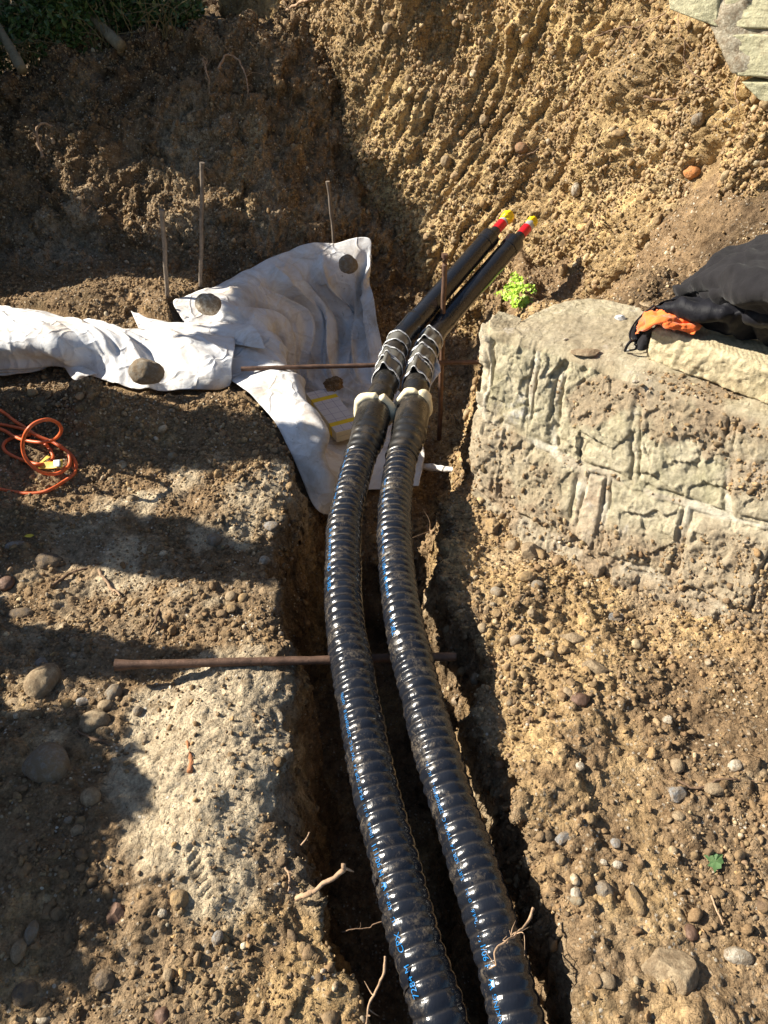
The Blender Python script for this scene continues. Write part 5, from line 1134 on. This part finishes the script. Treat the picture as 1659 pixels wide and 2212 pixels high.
root('trench_root', [Wz(1152, 1962, .02), Wz(1140, 1985, .03), Wz(1115, 2015, .05), Wz(1085, 2040, .09), Wz(1068, 2062, .09), Wz(1072, 2085, .08), Wz(1056, 2096, .075)], .0030, .0014, 'root', 'thin pale root reaching from the right bank over the right pipe', forks=9, seed=22, jit=.004)
root('trench_root', [Wz(829, 2062, .05), Wz(826, 2100, .03), Wz(818, 2135, .0), Wz(797, 2180, -.02), Wz(784, 2225, -.04)], .0028, .0018, 'root', 'thin root rising at the left edge of the trench by the left pipe', forks=3, seed=23, jit=.004)
root('trench_root', [Wz(745, 2010, -.08), Wz(800, 2000, -.05), Wz(838, 1992, -.03)], .0012, .0010, 'rootd', 'hair-thin root spanning from the left bank to the left pipe', forks=1, seed=24)
root('fine_root', [Wz(650, 1822, .0), Wz(663, 1808, .01), Wz(668, 1796, .015)], .0022, .001, 'root', 'tiny pale forked root at the left trench rim', forks=4, seed=25)
root('fine_root', [gp(615, 1880, .01), gp(628, 1900, .02), gp(625, 1930, .01)], .003, .0015, 'root', 'little tangle of roots with soil at the left trench rim', forks=8, seed=26)
root('twig', [gp(218, 1232), gp(232, 1262), gp(258, 1292)], .0055, .0035, 'root', 'bent pale twig on the sunny lower patch above the rod', 'twig', 2, 27)
root('twig', [gp(112, 1268), gp(160, 1240), gp(215, 1220)], .005, .003, 'rootd', 'long dark twig in the shade left of the bent pale twig', 'twig', 2, 28)
root('twig', [gp(345, 1320), gp(335, 1345), gp(316, 1382)], .004, .002, 'rootd', 'thin curved twig on the sunny patch just above the rod', 'twig', 2, 29)
root('twig', [gp(232, 1610), gp(200, 1598), gp(168, 1586)], .0045, .002, 'rootd', 'twig lying across the shadow edge beside the domed stone', 'twig', 2, 30)
root('bark_strip', [gp(408, 1668, .004), gp(411, 1640, .006), gp(404, 1608, .006)], .0065, .004, 'brick', 'reddish splinter of bark standing in the grey clay', 'bark', 2, 31) if False else None
M['bark'] = plain('reddish_bark', (.30, .13, .06), .85, .2, 120, .003, .4)
root('bark_strip', [gp(408, 1668, .004), gp(411, 1640, .006), gp(404, 1608, .006)], .0065, .0035, 'bark', 'reddish splinter of bark pressed in the grey clay', 'bark', 2, 31)
root('surface_root', [gp(1448, 1686), gp(1500, 1700, .008), gp(1560, 1686, .008), gp(1625, 1690)], .0032, .0018, 'rootd', 'long thin root on the surface of the right bank above the rubble piece', forks=3, seed=32)
root('surface_root', [gp(1330, 1352), gp(1350, 1350, .01), gp(1362, 1338, .01)], .0022, .001, 'root', 'thin curly root in front of the rough grey lump', forks=5, seed=33)
root('surface_root', [gp(1452, 1310, .02), gp(1480, 1290, .02), gp(1500, 1330, .02)], .002, .001, 'rootd', 'dark fine root on the dirty foot of the stone wall', forks=5, seed=34)
root('grass_stalk', [gp(1535, 1938), gp(1545, 1965, .01), gp(1556, 1996)], .0022, .0015, 'root', 'straw stalk lying below the ivy leaf', 'stalk', 0, 35)
root('surface_root', [gp(1640, 2040, .02), gp(1655, 2060, .03), gp(1665, 2090, .02)], .003, .002, 'rootd', 'root poking in at the right frame edge near the bottom', forks=4, seed=36)
root('fine_root', [gp(920, 1143, .02), gp(930, 1160, .03), gp(948, 1172, .02)], .0028, .0014, 'root', 'pale root stub on the right trench rim behind the pipe', forks=4, seed=37)

# ------------------------------------------------------------------ leaves
def leaf_mat(name, a, b, rough=.5):
    m = N(name); c = m.ramp(m.noise(40, 4), (.3, a), (.7, b)); c = m.mix(m.ramp(m.noise(90, 5, .8), (.55, 0.), (.7, .45)), c, (.30, .25, .14)); return m.fin(c, rough, m.bump(m.noise(200, 3), .001, .4), .35, Subsurface_Weight=0)
M['ivy'] = leaf_mat('ivy_green', (.035, .085, .025), (.09, .16, .06)); M['leafy'] = leaf_mat('yellow_leaf', (.55, .40, .03), (.70, .55, .05)); M['sprout'] = leaf_mat('bright_green', (.24, .42, .03), (.42, .62, .07))
M['hleaf'] = leaf_mat('hedge_leaf', (.03, .07, .02), (.09, .15, .045), .28); M['hleaf2'] = leaf_mat('dry_leaf', (.10, .085, .04), (.19, .15, .07), .7); M['bark2'] = plain('stem_bark', (.20, .17, .11), .9, .2, 60, .004, .3)
def leaf(name, outline, size, p, n_, ang, mat, label, cat):
    V = [(0, 0, .0)] + [(x * size, y * size, .12 * size * math.cos(3 * k) * (x * x + y * y) ** .5) for k, (x, y) in enumerate(outline)]
    F = [(0, k, k % len(outline) + 1) for k in range(1, len(outline) + 1)]
    R3 = np.array(Vector(n_).to_track_quat('Z', 'Y').to_matrix()) @ euler(0, 0, ang)
    V = (np.array(V) @ R3.T) + p; o = mesh(name, V, F, mat, smooth=False); m_ = o.modifiers.new('t', 'SOLIDIFY'); m_.thickness = .0008; return tag(o, label, cat)
ivy = [(0, -.5), (.30, -.62), (.55, -.35), (.95, -.30), (.62, .02), (.72, .42), (.34, .34), (0, 1.), (-.34, .34), (-.72, .42), (-.62, .02), (-.95, -.30), (-.55, -.35), (-.30, -.62)]
leaf('ivy_leaf', ivy, .025, gp(1542, 1866, .012), (-.15, -.1, 1), 1.9, M['ivy'], 'single green ivy leaf lying on the soil of the right bank', 'leaf')
leaf('yellow_leaf', [(0, -1), (.4, -.3), (.35, .4), (0, 1.1), (-.35, .4), (-.4, -.3)], .016, gp(66, 1164, .014), (.1, -.3, 1), 1.4, M['leafy'], 'small yellow leaf on the shaded left bank beside the flat chip', 'leaf')
def clump_leaves(name, centers, n, size, mat, label, cat, seed, nrm=None, spread=.3, stems=None, group=None, aspect=(.5, .9), kind=None, parent=None, curl=.25):
    r = np.random.default_rng(seed); c = np.array([q[:3] for q in centers], float); rad = np.array([q[3:] if len(q) > 4 else [q[3]] * 3 for q in centers], float)
    w = rad.prod(1); i_ = r.choice(len(c), n, p=w / w.sum()); d = r.normal(size=(n, 3)); d /= np.linalg.norm(d, axis=1)[:, None]
    p = c[i_] + d * rad[i_] * (r.random((n, 1)) ** .45)
    nv = r.normal(size=(n, 3)) + (np.array(nrm) * 1.5 if nrm is not None else np.array([0, -.4, .7])); nv /= np.linalg.norm(nv, axis=1)[:, None]
    a = np.cross(nv, r.normal(size=(n, 3))); a /= np.linalg.norm(a, axis=1)[:, None]; b = np.cross(nv, a); s_ = size * r.uniform(.55, 1.4, (n, 1)); k = r.uniform(*aspect, (n, 1))
    V = np.stack([p - a * s_, p + b * s_ * k * .6 - nv * s_ * curl * .3, p + a * s_ - nv * s_ * curl, p - b * s_ * k * .6 - nv * s_ * curl * .3], 1).reshape(-1, 3)
    V[1::4] += 0; F = np.arange(4 * n).reshape(n, 4)
    o = mesh(name, V, F, mat, parent, smooth=False)
    if parent is None: tag(o, label, cat, group, kind)
    return o
WP = empty('seedling_patch', tuple(bp(1120, 640, 0)), 'patch of bright green seedlings growing low on the bank behind the stone wall', 'weeds')
cs = []
for px, py, rr in [(1120, 600, .035), (1128, 612, .035), (1112, 625, .04), (1100, 640, .03), (1085, 636, .022), (1125, 640, .04), (1132, 655, .04), (1140, 625, .03), (1118, 655, .03), (1078, 634, .02)]:
    d_ = ray(px, py); t_ = hit(px, py); q_, n_ = on_bank(px, py); tt_ = t_ if np.linalg.norm(t_ - CAM) < np.linalg.norm(q_ - CAM) else q_ + n_ * .01
    cs.append((*tt_, rr * 1.35, rr * 1.35, rr * .7))
clump_leaves('leaves', cs, 900, .0095, M['sprout'], '', '', 61, nrm=(-.5, -.4, .8), parent=WP, aspect=(.9, 1.5), curl=.1)
# hedge on the crest of the slope, top left, and on past the frame
def shrub(cx, cy, cz, rx, ry, rz, n, seed, label, dry=.25, sz=.030, stem=True, group='shrubs on the crest of the slope'):
    E = empty('shrub', (cx, cy, cz - rz), label, 'shrub', group); r = np.random.default_rng(seed); cs_ = []
    for k in range(14):
        d = r.normal(size=3); d /= np.linalg.norm(d); cs_.append((cx + d[0] * rx * .62, cy + d[1] * ry * .6, cz + d[2] * rz * .6, rx * r.uniform(.3, .5), ry * .45, rz * r.uniform(.28, .48)))
    clump_leaves('foliage', cs_, int(n * (1 - dry)), sz, M['hleaf'], '', '', seed, parent=E); clump_leaves('dry_leaves', cs_, int(n * dry), sz * .8, M['hleaf2'], '', '', seed + 1, parent=E, aspect=(.15, .4))
    if stem:
        for k in range(7):
            x0, y0 = cx + r.uniform(-.5, .5) * rx, cy + r.uniform(-.3, .3) * ry; C, _ = cr([(x0, y0, cz - rz * 1.1), (x0 + r.uniform(-.15, .15), y0 - .05, cz - rz * .2), (x0 + r.uniform(-.3, .3), y0 + r.uniform(-.2, .1), cz + rz * .8)], 24)
            V, F = tube(C, np.linspace(.011, .003, 24), 7); mesh('stem', V, F, M['bark2'], E)
    return E
shrub(-2.50, 5.35, .98, .42, .30, .44, 11000, 71, 'dense dark shrub at the far left corner above the slope', .45, .020)
shrub(-1.92, 5.42, 1.02, .40, .28, .44, 12000, 73, 'dark leafy shrub with the thick slanting stem, second from the left', .25, .022)
shrub(-1.38, 5.52, 1.12, .34, .26, .44, 9000, 75, 'green shrub with dry grass at its foot, nearest the earth bank', .35, .020)
shrub(-2.1, 6.2, 1.6, 1.1, .4, .8, 14000, 77, 'taller shrub growing behind the others on the crest', .2)
def stem(pts, r0, r1, label):
    C, _ = cr(pts, 60); V, F = tube(C, np.linspace(r0, r1, 60) * (1 + .08 * fbm(C, .05, 2, 3)), 14); tag(mesh('branch', V, F, M['bark2']), label, 'branch', 'thick stems in front of the shrubs')
stem([Wy(262, 100, 5.15), Wy(215, 55, 5.3), Wy(150, -10, 5.5), Wy(60, -110, 5.8)], .034, .020, 'thick grey-green stem slanting up left out of the slope crest')
stem([Wy(48, 150, 4.95), Wy(20, 100, 5.1), Wy(-20, 30, 5.3)], .030, .020, 'brownish stem at the left frame edge above the slope')
r = np.random.default_rng(91)
for k, (lb, x0, n_) in enumerate([('tuft of dry grass hanging over the crest beside the earth bank', 345, 15), ('tuft of dry grass in the middle of the crest', 250, 12), ('tuft of grass at the left end of the crest', 70, 24)]):
    parts = []
    for j in range(n_):
        px = x0 + r.uniform(-45, 45); b0 = Wy(px, 100 + r.uniform(-15, 10) - .05 * (px - 200), 5.25); 
        b0[2] = Hz(b0[0], b0[1]) - .01; C, _ = cr([b0, b0 + [r.uniform(-.08, .08), -.05, r.uniform(.10, .2)], b0 + [r.uniform(-.25, .25), r.uniform(-.2, 0), r.uniform(.1, .32)]], 14); parts.append(tube(C, np.linspace(.0035, .0012, 14), 5))
    V, F = joinm(parts); tag(mesh('grass_tuft', V, F, M['hleaf2']), lb, 'grass tuft', 'grass tufts on the crest')
# unseen shrubs added left of the frame, shaped to shade bank and slope
def hx(y): return -1.75 - .22 * y
for k, (y_, zt, ry, lb) in enumerate([(2.08, 1.30, .15, 'small unseen shrub added on the shading ridge outside the frame'), (2.67, 1.42, .20, 'rounded unseen shrub added on the shading ridge, next to the cloth'), (1.60, 1.02, .07, 'lowest unseen shrub added on the shading ridge'), (1.0, .88, .40, 'wide low unseen shrub added on the near end of the shading ridge'),
        (3.62, 1.62, .42, 'unseen raised leaf crown added outside the frame to shade the pit'), (4.25, 2.0, .40, 'large unseen shrub added outside the frame to shade the slope'), (5.35, 2.6, .58, 'tallest unseen shrub added outside the frame to shade the slope top')]):
    if abs(y_ - 3.62) < .01:  # leaf crown added high up so that its shade lands in the pit
        shrub(hx(y_), y_, 1.46, .30, .44, .17, 9000, 333, lb, .2, .034, True, 'shade shrubs added outside the frame on the left'); continue
    big_ = y_ > 4; rz_ = (zt - .55) / 2 if not big_ else (zt - .7) / 2
    shrub(hx(y_), y_, zt - rz_ * .95, .28 if not big_ else .45, ry, rz_, 5200 if not big_ else 16000, 200 + k * 5, lb, .2, .034, True, 'shade shrubs added outside the frame on the left')
